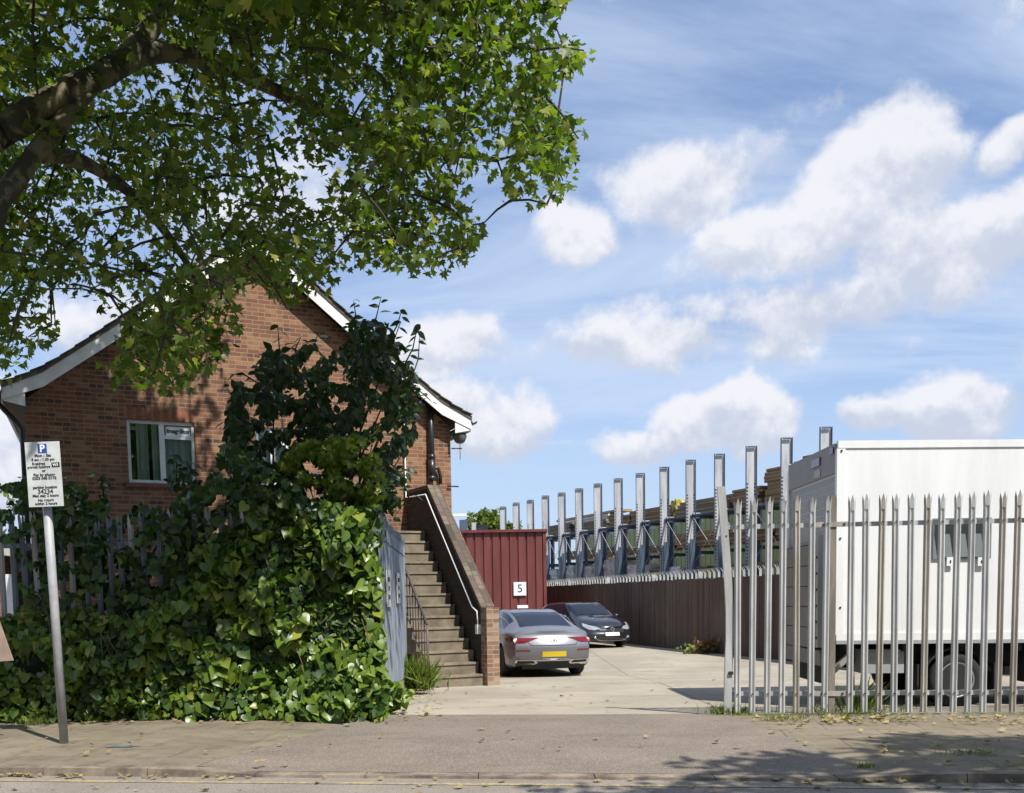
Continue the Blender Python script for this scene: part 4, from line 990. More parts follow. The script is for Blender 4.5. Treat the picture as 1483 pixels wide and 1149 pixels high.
# ================================================================== VEHICLES
def wheel(parent, M, r, w_, name='wheel', rim=M_RIM, style='alloy', dark=False):
    """M: frame with local Z = axle pointing outward, origin at wheel centre"""
    b = MB(); b.lathe([(r*.62, w_*.42), (r*.70, w_*.5), (r*.93, w_*.5), (r, w_*.36), (r, -w_*.36), (r*.93, -w_*.5), (r*.6, -w_*.5)], M, 32)
    t = b.build(name, M_TYRE, parent)
    b = MB()
    if style == 'alloy':
        b.lathe([(0, w_*.30), (r*.12, w_*.32), (r*.14, w_*.2), (r*.1, -w_*.1)], M, 16)
        b.lathe([(r*.60, w_*.25), (r*.64, w_*.44), (r*.69, w_*.44), (r*.66, -w_*.3)], M, 32)
        for k in range(5):
            a = k*6.2832/5; MR = M @ Matrix.Rotation(a, 4, 'Z')
            for d in (-.09, .09):
                b.hexa([MR @ Vector(p) for p in ((r*.08, d*r-.02*r, w_*.18), (r*.64, d*1.7*r-.035*r, w_*.28), (r*.64, d*1.7*r+.035*r, w_*.28), (r*.08, d*r+.03*r, w_*.18), (r*.08, d*r-.02*r, w_*.30), (r*.64, d*1.7*r-.03*r, w_*.40), (r*.64, d*1.7*r+.03*r, w_*.40), (r*.08, d*r+.03*r, w_*.30))])
        b.lathe([(0, -w_*.05), (r*.62, -w_*.05)], M, 24, 1)
    else:
        b.lathe([(0, w_*.05), (r*.16, w_*.08), (r*.22, w_*.02), (r*.26, -w_*.1), (r*.50, -.02), (r*.55, w_*.2), (r*.60, w_*.42), (r*.66, w_*.46), (r*.68, w_*.38)], M, 28)
        for k in range(9):
            a = k*6.2832/9; c = M @ Vector((r*.40*math.cos(a), r*.40*math.sin(a), -w_*.03)); b.lathe([(0, .012), (r*.055, .010), (r*.055, -.02)], frameM(c, *[Vector(M.col[i][:3]) for i in range(3)]), 10, 1)
    b.build('rim', [rim, M_CHAS], t)
    return t
def cr(p0, p1, p2, p3, t): return .5*((2*p1)+(-p0+p2)*t+(2*p0-5*p1+4*p2-p3)*t*t+(-p0+3*p1-3*p2+p3)*t**3)
def refine(A, n, axis):
    A = np.moveaxis(A, axis, 0); out = []
    N = len(A)
    for i in range(N-1):
        p0, p1, p2, p3 = A[max(i-1, 0)], A[i], A[i+1], A[min(i+2, N-1)]
        for k in range(n): out.append(cr(p0, p1, p2, p3, k/n))
    out.append(A[-1]); return np.moveaxis(np.array(out), 0, axis)
def car_body(stations, rear_rake, front_rake, bulge_r, bulge_f, glass_test, paint, root, wheels, wr):
    """stations: (x, w_sill, w_belt, z_sill, z_mid, z_belt, w_gl, z_gl, w_rf, z_rf, z_c). returns surface sampler"""
    G_ = []
    for (x, ws, wb, zs, zb, wg, zg, wf_, zf, zc) in stations:
        G_.append([(x, ws*.93, zs), (x, ws, zs+.10), (x, ws+.015, lerp(zs, zb, .55)), (x, lerp(ws, wb, .5), lerp(zs, zb, .82)), (x, wb, zb), (x, wg, zg), (x, wf_, zf), (x, 0.0, zc)])
    G_ = np.array(G_, float)
    for j in range(8): G_[0, j, 0] += rear_rake[j]; G_[-1, j, 0] += front_rake[j]
    F = refine(refine(G_, 4, 0), 4, 1); ns_, nt_ = F.shape[:2]
    F[:, -1, 1] = 0; F[:, :, 1] = np.maximum(F[:, :, 1], 0)
    b = MB(); V = []
    def add(p): V.append(tuple(p)); return len(V)-1
    idL = [[add(F[i, j]) for j in range(nt_)] for i in range(ns_)]
    idR = [[(idL[i][j] if j == nt_-1 else add((F[i, j, 0], -F[i, j, 1], F[i, j, 2]))) for j in range(nt_)] for i in range(ns_)]
    faces = []; mi = []
    for i in range(ns_-1):
        for j in range(nt_-1):
            c = (F[i, j]+F[i+1, j]+F[i, j+1]+F[i+1, j+1])/4; g = glass_test(c[0], c[1], c[2], (j+.5)/4)
            faces.append((idL[i][j], idL[i][j+1], idL[i+1][j+1], idL[i+1][j])); mi.append(g)
            faces.append((idR[i][j], idR[i+1][j], idR[i+1][j+1], idR[i][j+1])); mi.append(g)
    K = 14
    def cap(i, bul, sgn):
        prev = None
        for j in range(nt_):
            p = F[i, j]; row = []
            for k in range(K+1):
                y = lerp(p[1], -p[1], k/K); q = 1-(y/max(p[1], 1e-4))**2 if p[1] > 1e-4 else 0
                if j == nt_-1: row.append(idL[i][j]); continue
                if k == 0: row.append(idL[i][j])
                elif k == K: row.append(idR[i][j])
                else: row.append(add((p[0]+sgn*bul*q*min(1, p[1]/.6), y, p[2])))
            if prev:
                for k in range(K):
                    q4 = (prev[k], prev[k+1], row[k+1], row[k]) if sgn < 0 else (prev[k], row[k], row[k+1], prev[k+1])
                    q4 = tuple(dict.fromkeys(q4))
                    if len(q4) > 2: faces.append(q4); mi.append(0)
            prev = row
        return
    cap(0, bulge_r, -1); cap(-1, bulge_f, 1)
    # floor
    for i in range(ns_-1):
        faces.append((idL[i][0], idL[i+1][0], idR[i+1][0], idR[i][0])); mi.append(2)
    me = bpy.data.meshes.new('body'); me.from_pydata(V, [], faces)
    for m in (paint, M_GLASSC, M_CHAS): me.materials.append(m)
    me.polygons.foreach_set('material_index', mi); me.update()
    bm = bmesh.new(); bm.from_mesh(me); bmesh.ops.remove_doubles(bm, verts=bm.verts, dist=.0004); bmesh.ops.recalc_face_normals(bm, faces=bm.faces)
    bm.to_mesh(me); bm.free()
    o = bpy.data.objects.new('body', me); COL.objects.link(o)
    # wheel arches
    cut = MB()
    for (wx, s) in wheels:
        Mw = frameM(Vector((wx, s*.62, wr+.015)), Vector((1, 0, 0)), Zv*(-s), Vector((0, s, 0))); cut.lathe([(wr+.05, 0), (wr+.05, .6)], Mw, 28)
    co = cut.build('cut', M_CHAS); md = o.modifiers.new('b', 'BOOLEAN'); md.object = co; md.operation = 'DIFFERENCE'; md.solver = 'EXACT'; md.material_mode = 'TRANSFER'
    dg = bpy.context.evaluated_depsgraph_get(); dg.update(); me2 = bpy.data.meshes.new_from_object(o.evaluated_get(dg))
    ok = len(me2.polygons) > len(me.polygons)*.5
    if ok: o.modifiers.clear(); o.data = me2
    else: o.modifiers.clear()
    bpy.data.objects.remove(co)
    me = o.data; me.polygons.foreach_set('use_smooth', [True]*len(me.polygons)); me.set_sharp_from_angle(angle=R(38))
    o.parent = root
    return o, F
def rel(o, root): o.parent = root; return o
def cbuild(b, name, m, root, bev=0.0):
    o = b.build(name, m, None); o.parent = root
    if bev:
        q = o.modifiers.new('bevel', 'BEVEL'); q.width = bev; q.segments = 2; q.limit_method = 'ANGLE'
    return o
def face_x(F, end, y, z, bul, sgn):
    row = F[end]; zs = row[:, 2]; xs_ = row[:, 0]; ys_ = row[:, 1]
    zz = np.clip(z, zs[0], zs[-1]); k = np.searchsorted(zs, zz); k = int(min(max(k, 1), len(zs)-1)); t = (zz-zs[k-1])/max(zs[k]-zs[k-1], 1e-6); t = min(max(t, 0), 1)
    x = lerp(xs_[k-1], xs_[k], t); w_ = lerp(ys_[k-1], ys_[k], t)
    return x+sgn*bul*max(0, 1-(y/max(w_, .01))**2)*min(1, w_/.6)
def patch(F, end, bul, sgn, poly, off, m, name, root, nsub=8, th=.012):
    """a flat-ish panel following the end face; poly: list of rows (z, y0, y1)"""
    b = MB(); rows = []
    for z, y0, y1 in poly:
        rows.append([Vector((face_x(F, end, lerp(y0, y1, k/nsub), z, bul, sgn)+sgn*off, lerp(y0, y1, k/nsub), z)) for k in range(nsub+1)])
    for A, B in zip(rows, rows[1:]):
        for k in range(nsub): b.face([A[k], A[k+1], B[k+1], B[k]], sm=True)
    back = Vector((-sgn*th, 0, 0)); ring = rows[0]+[r[-1] for r in rows[1:]]+rows[-1][::-1][1:]+[r[0] for r in rows[1:-1]][::-1]
    for i in range(len(ring)):
        p, q = ring[i], ring[(i+1) % len(ring)]; b.face([p, p+back, q+back, q])
    return cbuild(b, name, m, root)

# ---- grey four-door coupe seen from behind
rear = P(801, 930, 21.75); hd_a = R(90+13.5); hv = Vector((math.cos(hd_a), math.sin(hd_a), 0))
carA = empty('parked_car', Vector((rear.x, 21.75, 0))+hv*2.34+Zv*(gz(23)), 'metallic grey four-door coupe parked tail-on beside the brick pier', 'car', 'cars parked in the yard', hd_a)
# (x, w_sill, w_belt, z_sill, z_belt, w_gl, z_gl, w_rf, z_rf, z_c)
stA = [(-2.20,.80,.76,.28,.90,.66,.985,.36,1.01,1.02),(-2.10,.86,.82,.24,.93,.68,1.00,.36,1.03,1.045),(-1.85,.90,.87,.22,.96,.66,1.03,.36,1.065,1.08),
 (-1.45,.915,.885,.20,.97,.62,1.165,.36,1.19,1.20),(-1.0,.915,.885,.19,.965,.60,1.29,.38,1.325,1.335),(-.5,.91,.88,.19,.95,.60,1.375,.40,1.415,1.425),
 (0,.91,.88,.19,.94,.60,1.395,.42,1.435,1.445),(.4,.91,.88,.19,.93,.61,1.36,.42,1.40,1.41),(.85,.91,.87,.19,.92,.64,1.19,.42,1.23,1.245),(1.25,.91,.86,.20,.90,.68,1.0,.42,1.03,1.045),
 (1.7,.90,.83,.20,.83,.66,.92,.40,.95,.96),(2.1,.85,.76,.21,.74,.58,.82,.34,.85,.86),(2.3,.74,.66,.24,.66,.5,.74,.3,.76,.765)]
def glA(x, y, z, t):
    if 4.25 < t < 4.9 and -1.35 < x < .78 and not (-.22 < x < -.14): return 1
    if t > 5.15 and -1.78 < x < -.78: return 1
    if t > 5.15 and .5 < x < 1.22: return 1
    return 0
BR = .16
bodyA, FA = car_body(stA, [.10,-.03,-.10,-.05,.02,.03,.0,0], [0,.02,.03,.0,0,0,0,0], BR, .18, glA, M_SILVER, carA, [(-1.36, 1), (-1.36, -1), (1.37, 1), (1.37, -1)], .335)
for wx in (-1.36, 1.37):
    for s in (1, -1): rel(wheel(None, frameM(Vector((wx, s*.80, .335)), Vector((1, 0, 0)), Zv*(-s), Vector((0, s, 0))), .335, .235), carA)
# tail lamps
for s in (1, -1):
    patch(FA, 0, BR, -1, [(.755, s*.62, s*.83), (.80, s*.50, s*.84), (.845, s*.37, s*.825), (.86, s*.33, s*.81)], .012, M_REDL, 'tail_lamp', carA)
    b = MB(); b.hexa([(-2.10, s*.875, .77), (-1.82, s*.915, .80), (-1.82, s*.925, .80), (-2.14, s*.885, .77), (-2.10, s*.855, .86), (-1.80, s*.90, .865), (-1.80, s*.915, .865), (-2.14, s*.865, .86)]); cbuild(b, 'side_lamp', M_REDL, carA, .004)
    patch(FA, 0, BR, -1, [(.585, s*.52, s*.80), (.61, s*.52, s*.81)], .010, M_REDL, 'reflector', carA)
    patch(FA, 0, BR, -1, [(.27, s*.42, s*.78), (.33, s*.34, s*.82), (.39, s*.42, s*.80)], .030, M_CHROME, 'exhaust_trim', carA)
    patch(FA, 0, BR, -1, [(.292, s*.45, s*.75), (.33, s*.395, s*.775), (.368, s*.45, s*.765)], .034, M_CHAS, 'exhaust_opening', carA)
patch(FA, 0, BR, -1, [(.19, -.66, .66), (.30, -.62, .62), (.365, -.50, .50)], .016, M_CHAS, 'diffuser', carA, 16)
patch(FA, 0, BR, -1, [(.365, -.72, .72), (.385, -.72, .72)], .028, M_CHROME, 'bumper_strip', carA, 16)
patch(FA, 0, BR, -1, [(.435, -.30, .30), (.56, -.30, .30)], .004, M_SILVER, 'plate_recess', carA, 8)
patch(FA, 0, BR, -1, [(.455, -.262, .262), (.567, -.262, .262)], .016, M_PLATEY, 'number_plate', carA, 6)
b = MB()
for z, y0, y1 in ((.70, -.46, .46),): 
    pts = [Vector((face_x(FA, 0, y, zz_, BR, -1)-.004, y, zz_)) for y, zz_ in [(-.58, .80), (-.50, .715)]+[(y, .70) for y in lin(-.44, .44, 9)]+[(.50, .715), (.58, .80)]]; b.tube(pts, .006, 5)
cbuild(b, 'boot_seam', M_CHAS, carA)
ex_ = face_x(FA, 0, 0, .80, BR, -1)-.015; b = MB(); ME = frameM(Vector((ex_, 0, .80)), Vector((0, -1, 0)), Zv, Vector((-1, 0, 0)))
ringp = [ME @ Vector((.062*math.cos(a), .062*math.sin(a), 0)) for a in lin(0, 6.2832, 25)]; b.tube(ringp, .008, 6)
for k in range(3):
    a = math.pi/2+k*2.0944; b.face([ME @ Vector((.058*math.cos(a), .058*math.sin(a), .004)), ME @ Vector((.014*math.cos(a+1.05), .014*math.sin(a+1.05), .008)), ME @ Vector((0, 0, .01)), ME @ Vector((.014*math.cos(a-1.05), .014*math.sin(a-1.05), .008))])
cbuild(b, 'emblem', M_CHROME, carA)
for s in (1, -1):
    b = MB(); b.lathe([(0, .09), (.05, .08), (.085, .03), (.09, -.02), (.06, -.07), (0, -.08)], frameM(Vector((.68, s*1.0, 1.0)), Vector((1, 0, 0)), Vector((0, s, 0)), Vector((0, 0, 1))), 12); b.box((.68, s*.92, .96), (.05, .1, .03)); cbuild(b, 'door_mirror', M_SILVER, carA)
    b = MB(); b.tube([(-1.42, s*.72, 1.10), (-1.0, s*.735, 1.235), (-.4, s*.74, 1.315), (.2, s*.745, 1.315), (.6, s*.77, 1.2)], .008, 5); cbuild(b, 'window_trim', M_CHROME, carA)
    for dx_ in (-.75, .25):
        b = MB(); b.box((dx_, s*.925, .80), (.19, .02, .03)); cbuild(b, 'door_handle', M_CHROME, carA, .005)

# ---- black hatchback facing the camera
front = P(884, 905, 34.2); ha = math.atan2(-.93, .37); hv = Vector((math.cos(ha), math.sin(ha), 0))
carB = empty('parked_car', Vector((front.x, 34.2, 0))-hv*2.2+Zv*gz(35), 'black hatchback facing the gateway, parked against the timber fence', 'car', 'cars parked in the yard', ha)
stB = [(-2.12,.80,.78,.30,.95,.66,1.12,.40,1.15,1.16),(-1.95,.86,.84,.25,.98,.68,1.30,.44,1.34,1.35),(-1.6,.89,.87,.23,.98,.66,1.42,.46,1.46,1.47),
 (-1.0,.90,.88,.20,.97,.66,1.455,.48,1.495,1.505),(-.4,.905,.885,.20,.96,.66,1.47,.48,1.51,1.52),(.1,.905,.885,.20,.95,.67,1.45,.48,1.485,1.495),(.55,.90,.88,.20,.94,.70,1.29,.50,1.33,1.345),
 (1.0,.90,.87,.20,.93,.74,1.10,.52,1.14,1.155),(1.28,.90,.855,.20,.91,.74,1.0,.50,1.04,1.05),(1.65,.89,.82,.20,.84,.68,.93,.46,.975,.985),(2.0,.83,.73,.21,.73,.58,.83,.40,.87,.88),(2.15,.76,.66,.24,.62,.53,.72,.36,.75,.755)]
def glB(x, y, z, t):
    if 4.25 < t < 4.88 and -1.7 < x < .72 and not (-.32 < x < -.22): return 1
    if t > 5.12 and .22 < x < 1.12: return 1
    if t > 5.1 and x < -1.8: return 1
    return 0
BF = .17
bodyB, FB = car_body(stB, [0,-.03,-.05,0,.02,.04,0,0], [.0,.05,.05,.01,.0,0,0,0], .10, BF, glB, M_BLACKC, carB, [(-1.32, 1), (-1.32, -1), (1.34, 1), (1.34, -1)], .33)
for wx in (-1.32, 1.34):
    for s in (1, -1): rel(wheel(None, frameM(Vector((wx, s*.79, .33)), Vector((1, 0, 0)), Zv*(-s), Vector((0, s, 0))), .33, .22), carB)
for s in (1, -1):
    x_ = lambda y, z: face_x(FB, -1, y, z, BF, 1)
    b = MB(); o1 = [(x_(s*.42, .66)+.03, s*.40, .655), (x_(s*.60, .61)+.03, s*.60, .605), (2.10, s*.765, .63), (1.86, s*.865, .74), (1.74, s*.835, .84), (2.02, s*.70, .765), (x_(s*.5, .72)+.03, s*.52, .725)]
    cc3 = sum((Vector(q) for q in o1), Vector())/len(o1)+Vector((.05, s*.03, .02))
    for q, r_ in zip(o1, o1[1:]+o1[:1]): b.face([q, r_, cc3], sm=True); b.face([q, r_, Vector(r_)-Vector((.09, s*.07, .0)), Vector(q)-Vector((.09, s*.07, 0))])
    cbuild(b, 'headlamp', M_CLRL, carB)
    patch(FB, -1, BF, 1, [(.30, s*.52, s*.70), (.37, s*.52, s*.72), (.42, s*.55, s*.70)], .012, M_CHAS, 'fog_recess', carB)
    b = MB(); b.lathe([(0, .02), (.04, .015), (.045, 0)], frameM(Vector((x_(s*.61, .36)+.01, s*.61, .36)), Vector((0, 1, 0)), Zv, Vector((1, 0, 0))), 12); cbuild(b, 'fog_lamp', M_CLRL, carB)
    b = MB(); b.lathe([(0, .09), (.06, .08), (.095, .03), (.10, -.02), (.07, -.07), (0, -.08)], frameM(Vector((.72, s*1.0, 1.03)), Vector((1, 0, 0)), Vector((0, s, 0)), Zv), 12); b.box((.72, s*.92, .98), (.05, .12, .03)); cbuild(b, 'door_mirror', M_BLACKC, carB)
    for dx_ in (-.85, .15):
        b = MB(); b.box((dx_, s*.925, .83), (.19, .02, .03)); cbuild(b, 'door_handle', M_BLACKC, carB, .005)
patch(FB, -1, BF, 1, [(.53, -.46, .46), (.63, -.50, .50)], .008, M_CHAS, 'grille', carB, 12)
patch(FB, -1, BF, 1, [(.60, -.42, .42), (.645, -.46, .46)], .020, M_CHROME, 'grille_bar', carB, 12)
patch(FB, -1, BF, 1, [(.26, -.48, .48), (.41, -.56, .56)], .010, M_CHAS, 'lower_grille', carB, 12)
b = MB(); b.tube([Vector((face_x(FB, -1, y, z, BF, 1)+.012, y, z)) for y, z in ((-.60, .42), (-.54, .30), (-.40, .255), (0, .245), (.40, .255), (.54, .30), (.60, .42))], .011, 5); cbuild(b, 'lower_trim', M_CHROME, carB)
patch(FB, -1, BF, 1, [(.415, -.26, .26), (.525, -.26, .26)], .022, M_PLATEW, 'number_plate', carB, 6)
ex_ = face_x(FB, -1, 0, .62, BF, 1)+.03; ME = frameM(Vector((ex_, 0, .62)), Vector((0, 1, 0)), Zv, Vector((1, 0, 0))); b = MB(); b.tube([ME @ Vector((.062*math.cos(a), .062*math.sin(a), 0)) for a in lin(0, 6.2832, 21)], .010, 6); b.tube([ME @ Vector(p) for p in ((-.058, .012, 0), (0, .010, .004), (0, -.010, .004), (.058, -.012, 0))], .006, 5); cbuild(b, 'emblem', M_CHROME, carB)
b = MB(); b.tube([(.28, -.40, 1.42), (1.1, -.02, 1.16)], .004, 4)
# tax disc / mirror glints left out; wipers
b = MB(); b.tube([(1.10, .45, 1.13), (1.06, -.15, 1.16)], .010, 5); b.tube([(1.12, -.10, 1.15), (1.06, -.60, 1.13)], .010, 5); cbuild(b, 'wiper', M_CHAS, carB)
for car_, zx in ((carA, 0), (carB, 0)):
    b = MB()   # seats and dashboard seen through the glass are dark: only an opaque tinted glass is used
# ---- white box van behind the palisade
YV = 12.02; vx = P(1211, 900, YV).x; vz = gz(YV)
van = empty('box_van', (vx+2.6, YV+1.05, vz), 'white box van with a roller rear door and folded tail lift behind the palisade', 'van')
zt_v = P(1250, 638, YV).z; zb_v = P(1250, 927, YV).z; LV, WV = 4.25, 2.12
x0, x1, y0, y1 = vx, vx+LV, YV, YV+WV
tilt = -.008
def vz_(x): return tilt*(x-vx)
def vbox(b, xa, xb, ya, yb, za, zb, mi=0):
    b.hexa([(xa, ya, za+vz_(xa)), (xb, ya, za+vz_(xb)), (xb, yb, za+vz_(xb)), (xa, yb, za+vz_(xa)), (xa, ya, zb+vz_(xa)), (xb, ya, zb+vz_(xb)), (xb, yb, zb+vz_(xb)), (xa, yb, zb+vz_(xa))], mi)
b = MB(); vbox(b, x0+.02, x1, y0, y1, zb_v+.06, zt_v-.05); b.build('box_body', M_VANW, van, bevel=.012)
b = MB()
vbox(b, x0+.0, x1+.01, y0-.014, y0+.05, zt_v-.085, zt_v); vbox(b, x0, x1+.01, y1-.05, y1+.014, zt_v-.085, zt_v)
vbox(b, x0-.012, x0+.085, y0-.011, y0+.06, zb_v+.06, zt_v-.088); vbox(b, x0-.012, x0+.085, y1-.06, y1+.011, zb_v+.06, zt_v-.088)
vbox(b, x0, x1+.01, y0-.012, y0+.05, zb_v-.005, zb_v+.085)
b.build('edge_trim', M_VANW, van, bevel=.006)
b = MB(); vbox(b, x0, x1, y0-.016, y0+.02, zb_v-.045, zb_v-.008); b.build('lower_rail', M_VANG, van)
b = MB(); vbox(b, x0-.014, x0+.02, y0+.062, y1-.062, zt_v-.36, zt_v-.02); b.build('rear_header', M_VANG, van, bevel=.01)
b = MB(); nsl = 22; zA_, zB_ = zb_v+.05, zt_v-.375
for i in range(nsl):
    z = lerp(zA_, zB_, i/nsl); z2 = lerp(zA_, zB_, (i+1)/nsl)-.012; vbox(b, x0+.012, x0+.03, y0+.064, y1-.064, z, z2); vbox(b, x0+.022, x0+.032, y0+.064, y1-.064, z2, z2+.012, 1)
b.build('roller_door', [mat('shutter_grey', (.42, .43, .45), .45, fn=worn(4, .12)), M_CHAS], van)
b = MB(); vbox(b, x0-.03, x0-.015, y0+.62, y0+.95, zt_v-.20, zt_v-.10); b.build('marker_lamp', M_REDL, van, bevel=.01)
b = MB(); vbox(b, x0-.03, x0-.015, y0+.10, y0+.22, zt_v-.13, zt_v-.06); b.build('marker_lamp', M_REDL, van, bevel=.01)
b = MB(); vbox(b, x0-.022, x0-.015, y0+.62, y0+.86, zt_v-.34, zt_v-.24); b.build('small_sticker', M_SIGN, van)
# tail lift folded up
b = MB(); zL0, zL1 = zb_v-.12, P(1160, 790, YV+1).z
for i in range(5):
    za = lerp(zL0, zL1, i/5); vbox(b, x0-.09, x0-.045, y0+.55, y1-.05, za, lerp(zL0, zL1, (i+1)/5)-.012)
vbox(b, x0-.082, x0-.05, y0+.55, y1-.05, zL0, zL1, 1)
b.build('tail_lift', [M_LIFT, M_CHAS], van)
b = MB(); vbox(b, x0-.13, x0-.03, y0+.30, y0+.38, zb_v-.10, zL1+.08); vbox(b, x0-.09, x0-.05, y0+.06, y0+.16, zb_v-.5, zL1-.05)
for k in range(6): vbox(b, x0-.138, x0-.131, y0+.32, y0+.35, lerp(zb_v, zL1, k/6), lerp(zb_v, zL1, k/6)+.03, 1)
b.build('lift_column', [M_GALV, M_CHAS], van)
b = MB(); vbox(b, x0-.10, x0+.05, y0+.3, y1-.1, zb_v-.32, zb_v-.14); vbox(b, x0+.02, x0+.14, y0+.5, y1-.4, zb_v-.56, zb_v-.33, 1); b.hexa([(x0-.1, y0+.04, zb_v-.42), (x0-.05, y0+.04, zb_v-.45), (x0-.05, y0+.14, zb_v-.45), (x0-.1, y0+.14, zb_v-.42), (x0+.16, y0+.04, zb_v-.17), (x0+.21, y0+.04, zb_v-.2), (x0+.21, y0+.14, zb_v-.2), (x0+.16, y0+.14, zb_v-.17)]); b.build('rear_bumper', [M_LIFT, M_CHAS], van)
# chassis
b = MB()
vbox(b, x0+.1, x1+.4, y0+.38, y0+.50, zb_v-.30, zb_v-.06); vbox(b, x0+.1, x1+.4, y1-.50, y1-.38, zb_v-.30, zb_v-.06)
for k in range(7): vbox(b, x0+.15+k*.66, x0+.23+k*.66, y0+.05, y1-.05, zb_v-.14, zb_v-.045)
vbox(b, x0+.35, x0+.85, y0+.12, y0+.45, zb_v-.40, zb_v-.12, 1); vbox(b, x0+2.3, x0+3.5, y0+.03, y0+.45, zb_v-.52, zb_v-.12, 0); vbox(b, x0+.2, x1, y1-.3, y1-.27, zb_v-.45, zb_v-.1, 0)
b.build('chassis', [M_CHAS, M_VANG], van)
wc = P(1383, 987, YV+.1); rW = .325; xw = wc.x; zw = gz(YV+.1)+rW
for yy, sgn in ((y0+.15, -1), (y1-.15, 1)):
    wheel(van, frameM(Vector((xw, yy, zw)), Vector((1, 0, 0)), Zv, Vector((0, sgn, 0))), rW, .20, style='steel')
    wheel(van, frameM(Vector((xw, yy-sgn*.22, zw)), Vector((1, 0, 0)), Zv, Vector((0, sgn, 0))), rW, .18, style='steel')
b = MB(); n = 12
for s, yy in ((1, y0+.02), (-1, y1-.42)):
    arc = [(xw+(rW+.08)*math.cos(a), zw+(rW+.05)*math.sin(a)) for a in lin(R(15), R(165), 13)]
    b = MB()
    for (xa, za), (xb, zb2) in zip(arc, arc[1:]): b.face([(xa, yy, za), (xb, yy, zb2), (xb, yy+.4, zb2), (xa, yy+.4, za)]); b.face([(xa, yy+.4, za+.008), (xb, yy+.4, zb2+.008), (xb, yy, zb2+.008), (xa, yy, za+.008)])
    b.build('mudguard', mat('mudguard_grey', (.06, .06, .06), .7), van)
for q in (xw+rW+.13, xw-rW-.13): b = MB(); b.box((q, y0+.25, zw+.02), (.02, .38, .34)); b.build('mud_flap', M_CHAS, van)

# side hatch
q0, q1 = P(1352, 751, YV-.02), P(1435, 809, YV-.02); hx0, hx1, hz1, hz0 = q0.x, q1.x, q0.z, q1.z
b = MB(); b.box(((hx0+hx1)/2, YV-.012, (hz0+hz1)/2), (hx1-hx0, .022, hz1-hz0)); hat = b.build('side_hatch', mat('hatch_grey', (.20, .225, .225), .3), van, bevel=.008)
b = MB(); hw_ = hx1-hx0; hh_ = hz1-hz0
b.box(((hx0+hx1)/2, YV-.0255, hz1-.10), (hw_-.03, .004, .15))
for k in range(4):
    xa = hx0+.02+k*hw_*.27; b.hexa([(xa+.03, YV-.027, hz0+.04), (xa+.06, YV-.027, hz0+.04), (xa+.06, YV-.0245, hz0+.04), (xa+.03, YV-.0245, hz0+.04), (xa-.01, YV-.027, hz1-.17), (xa+.085, YV-.027, hz1-.17), (xa+.085, YV-.0245, hz1-.17), (xa-.01, YV-.0245, hz1-.17)])
b.build('hatch_reflections', mat('hatch_dark', (.03, .033, .036), .4), hat)  # flat dark band and bars: reflections painted on the panel
b = MB(); b.box(((hx0+hx1)/2, YV-.027, hz0+.018), (hw_-.1, .006, .008)); b.build('hatch_slot', M_SLOT, hat)
for q in (1376, 1421):
    c_ = P(q, 816, YV-.03); b = MB(); b.box((c_.x, YV-.034, c_.z+.02), (.085, .012, .10)); b.box((c_.x, YV-.042, c_.z+.02), (.012, .01, .03), mi=1); b.build('hatch_clip', [M_VANW, M_CHAS], hat)
for q, w_ in ((1219, 653), (1217, 780), (1217, 880)):
    c_ = P(q, w_, YV-.015); b = MB(); b.box((c_.x, YV-.017, c_.z), (.02, .008, .02)); b.build('rivet', M_CHAS, van)
# cab beyond the picture edge
b = MB(); ca = [(x1+.06, zb_v-.35), (x1+1.95, zb_v-.35), (x1+2.0, zb_v+.15), (x1+1.55, zb_v+.42), (x1+1.0, zb_v+1.15), (x1+.06, zb_v+1.25)]
b.prism(ca, Vector((0, y0+.08, 0)), ex, Zv, ey, WV-.16); cb = b.build('cab', M_VANW, van, bevel=.05)
b = MB(); b.prism([(x1+.35, zb_v+.48), (x1+1.4, zb_v+.48), (x1+1.0, zb_v+1.05), (x1+.35, zb_v+1.1)], Vector((0, y0+.072, 0)), ex, Zv, ey, .01); b.build('side_window', M_GLASSC, cb)
for yy, sgn in ((y0+.15, -1), (y1-.15, 1)): wheel(van, frameM(Vector((x1+1.25, yy, zw)), Vector((1, 0, 0)), Zv, Vector((0, sgn, 0))), rW, .20, style='steel')
# ================================================================== VEGETATION
def inpoly(x, y, poly):
    c = False; j = len(poly)-1
    for i in range(len(poly)):
        xi, yi = poly[i]; xj, yj = poly[j]
        if (yi > y) != (yj > y) and x < (xj-xi)*(y-yi)/(yj-yi)+xi: c = not c
        j = i
    return c
# ---- plane tree -----------------------------------------------------
# outline of the part of the crown that hangs into view; the crown itself is 6 m deep
CROWN = [(-60,-60),(800,-60),(822,10),(800,50),(850,68),(868,78),(835,98),(800,118),(790,150),(838,182),(856,190),(828,218),(842,262),(818,292),(770,300),(732,292),(728,270),(700,262),(680,268),(686,320),(706,322),
 (690,352),(660,388),(575,398),(548,378),(530,400),(510,392),(496,330),(486,366),(494,398),(480,412),(455,430),(430,440),(415,452),(395,440),(380,412),(352,402),(345,440),(358,478),(318,530),(270,562),(235,566),(205,552),(160,556),(148,528),(175,500),(166,470),(148,452),(124,430),(88,410),(64,440),(92,488),(60,500),(44,540),(14,556),(-60,552)]
HOLES = [(448,290,22,26),(238,325,20,14),(690,290,22,16),(210,140,10,20),(95,320,20,18),(140,260,12,14),(300,180,16,10),(30,100,14,18),(420,240,12,12),(290,120,12,8),(470,350,16,22),(340,300,10,10)]
g = np.random.default_rng(11)
tree = empty('plane_tree', (-8.2, 9.9, 0), 'large plane tree with mottled bark limbs hanging over the house and ivy from the left', 'tree')
TB = Vector((-8.3, 9.9, 0))
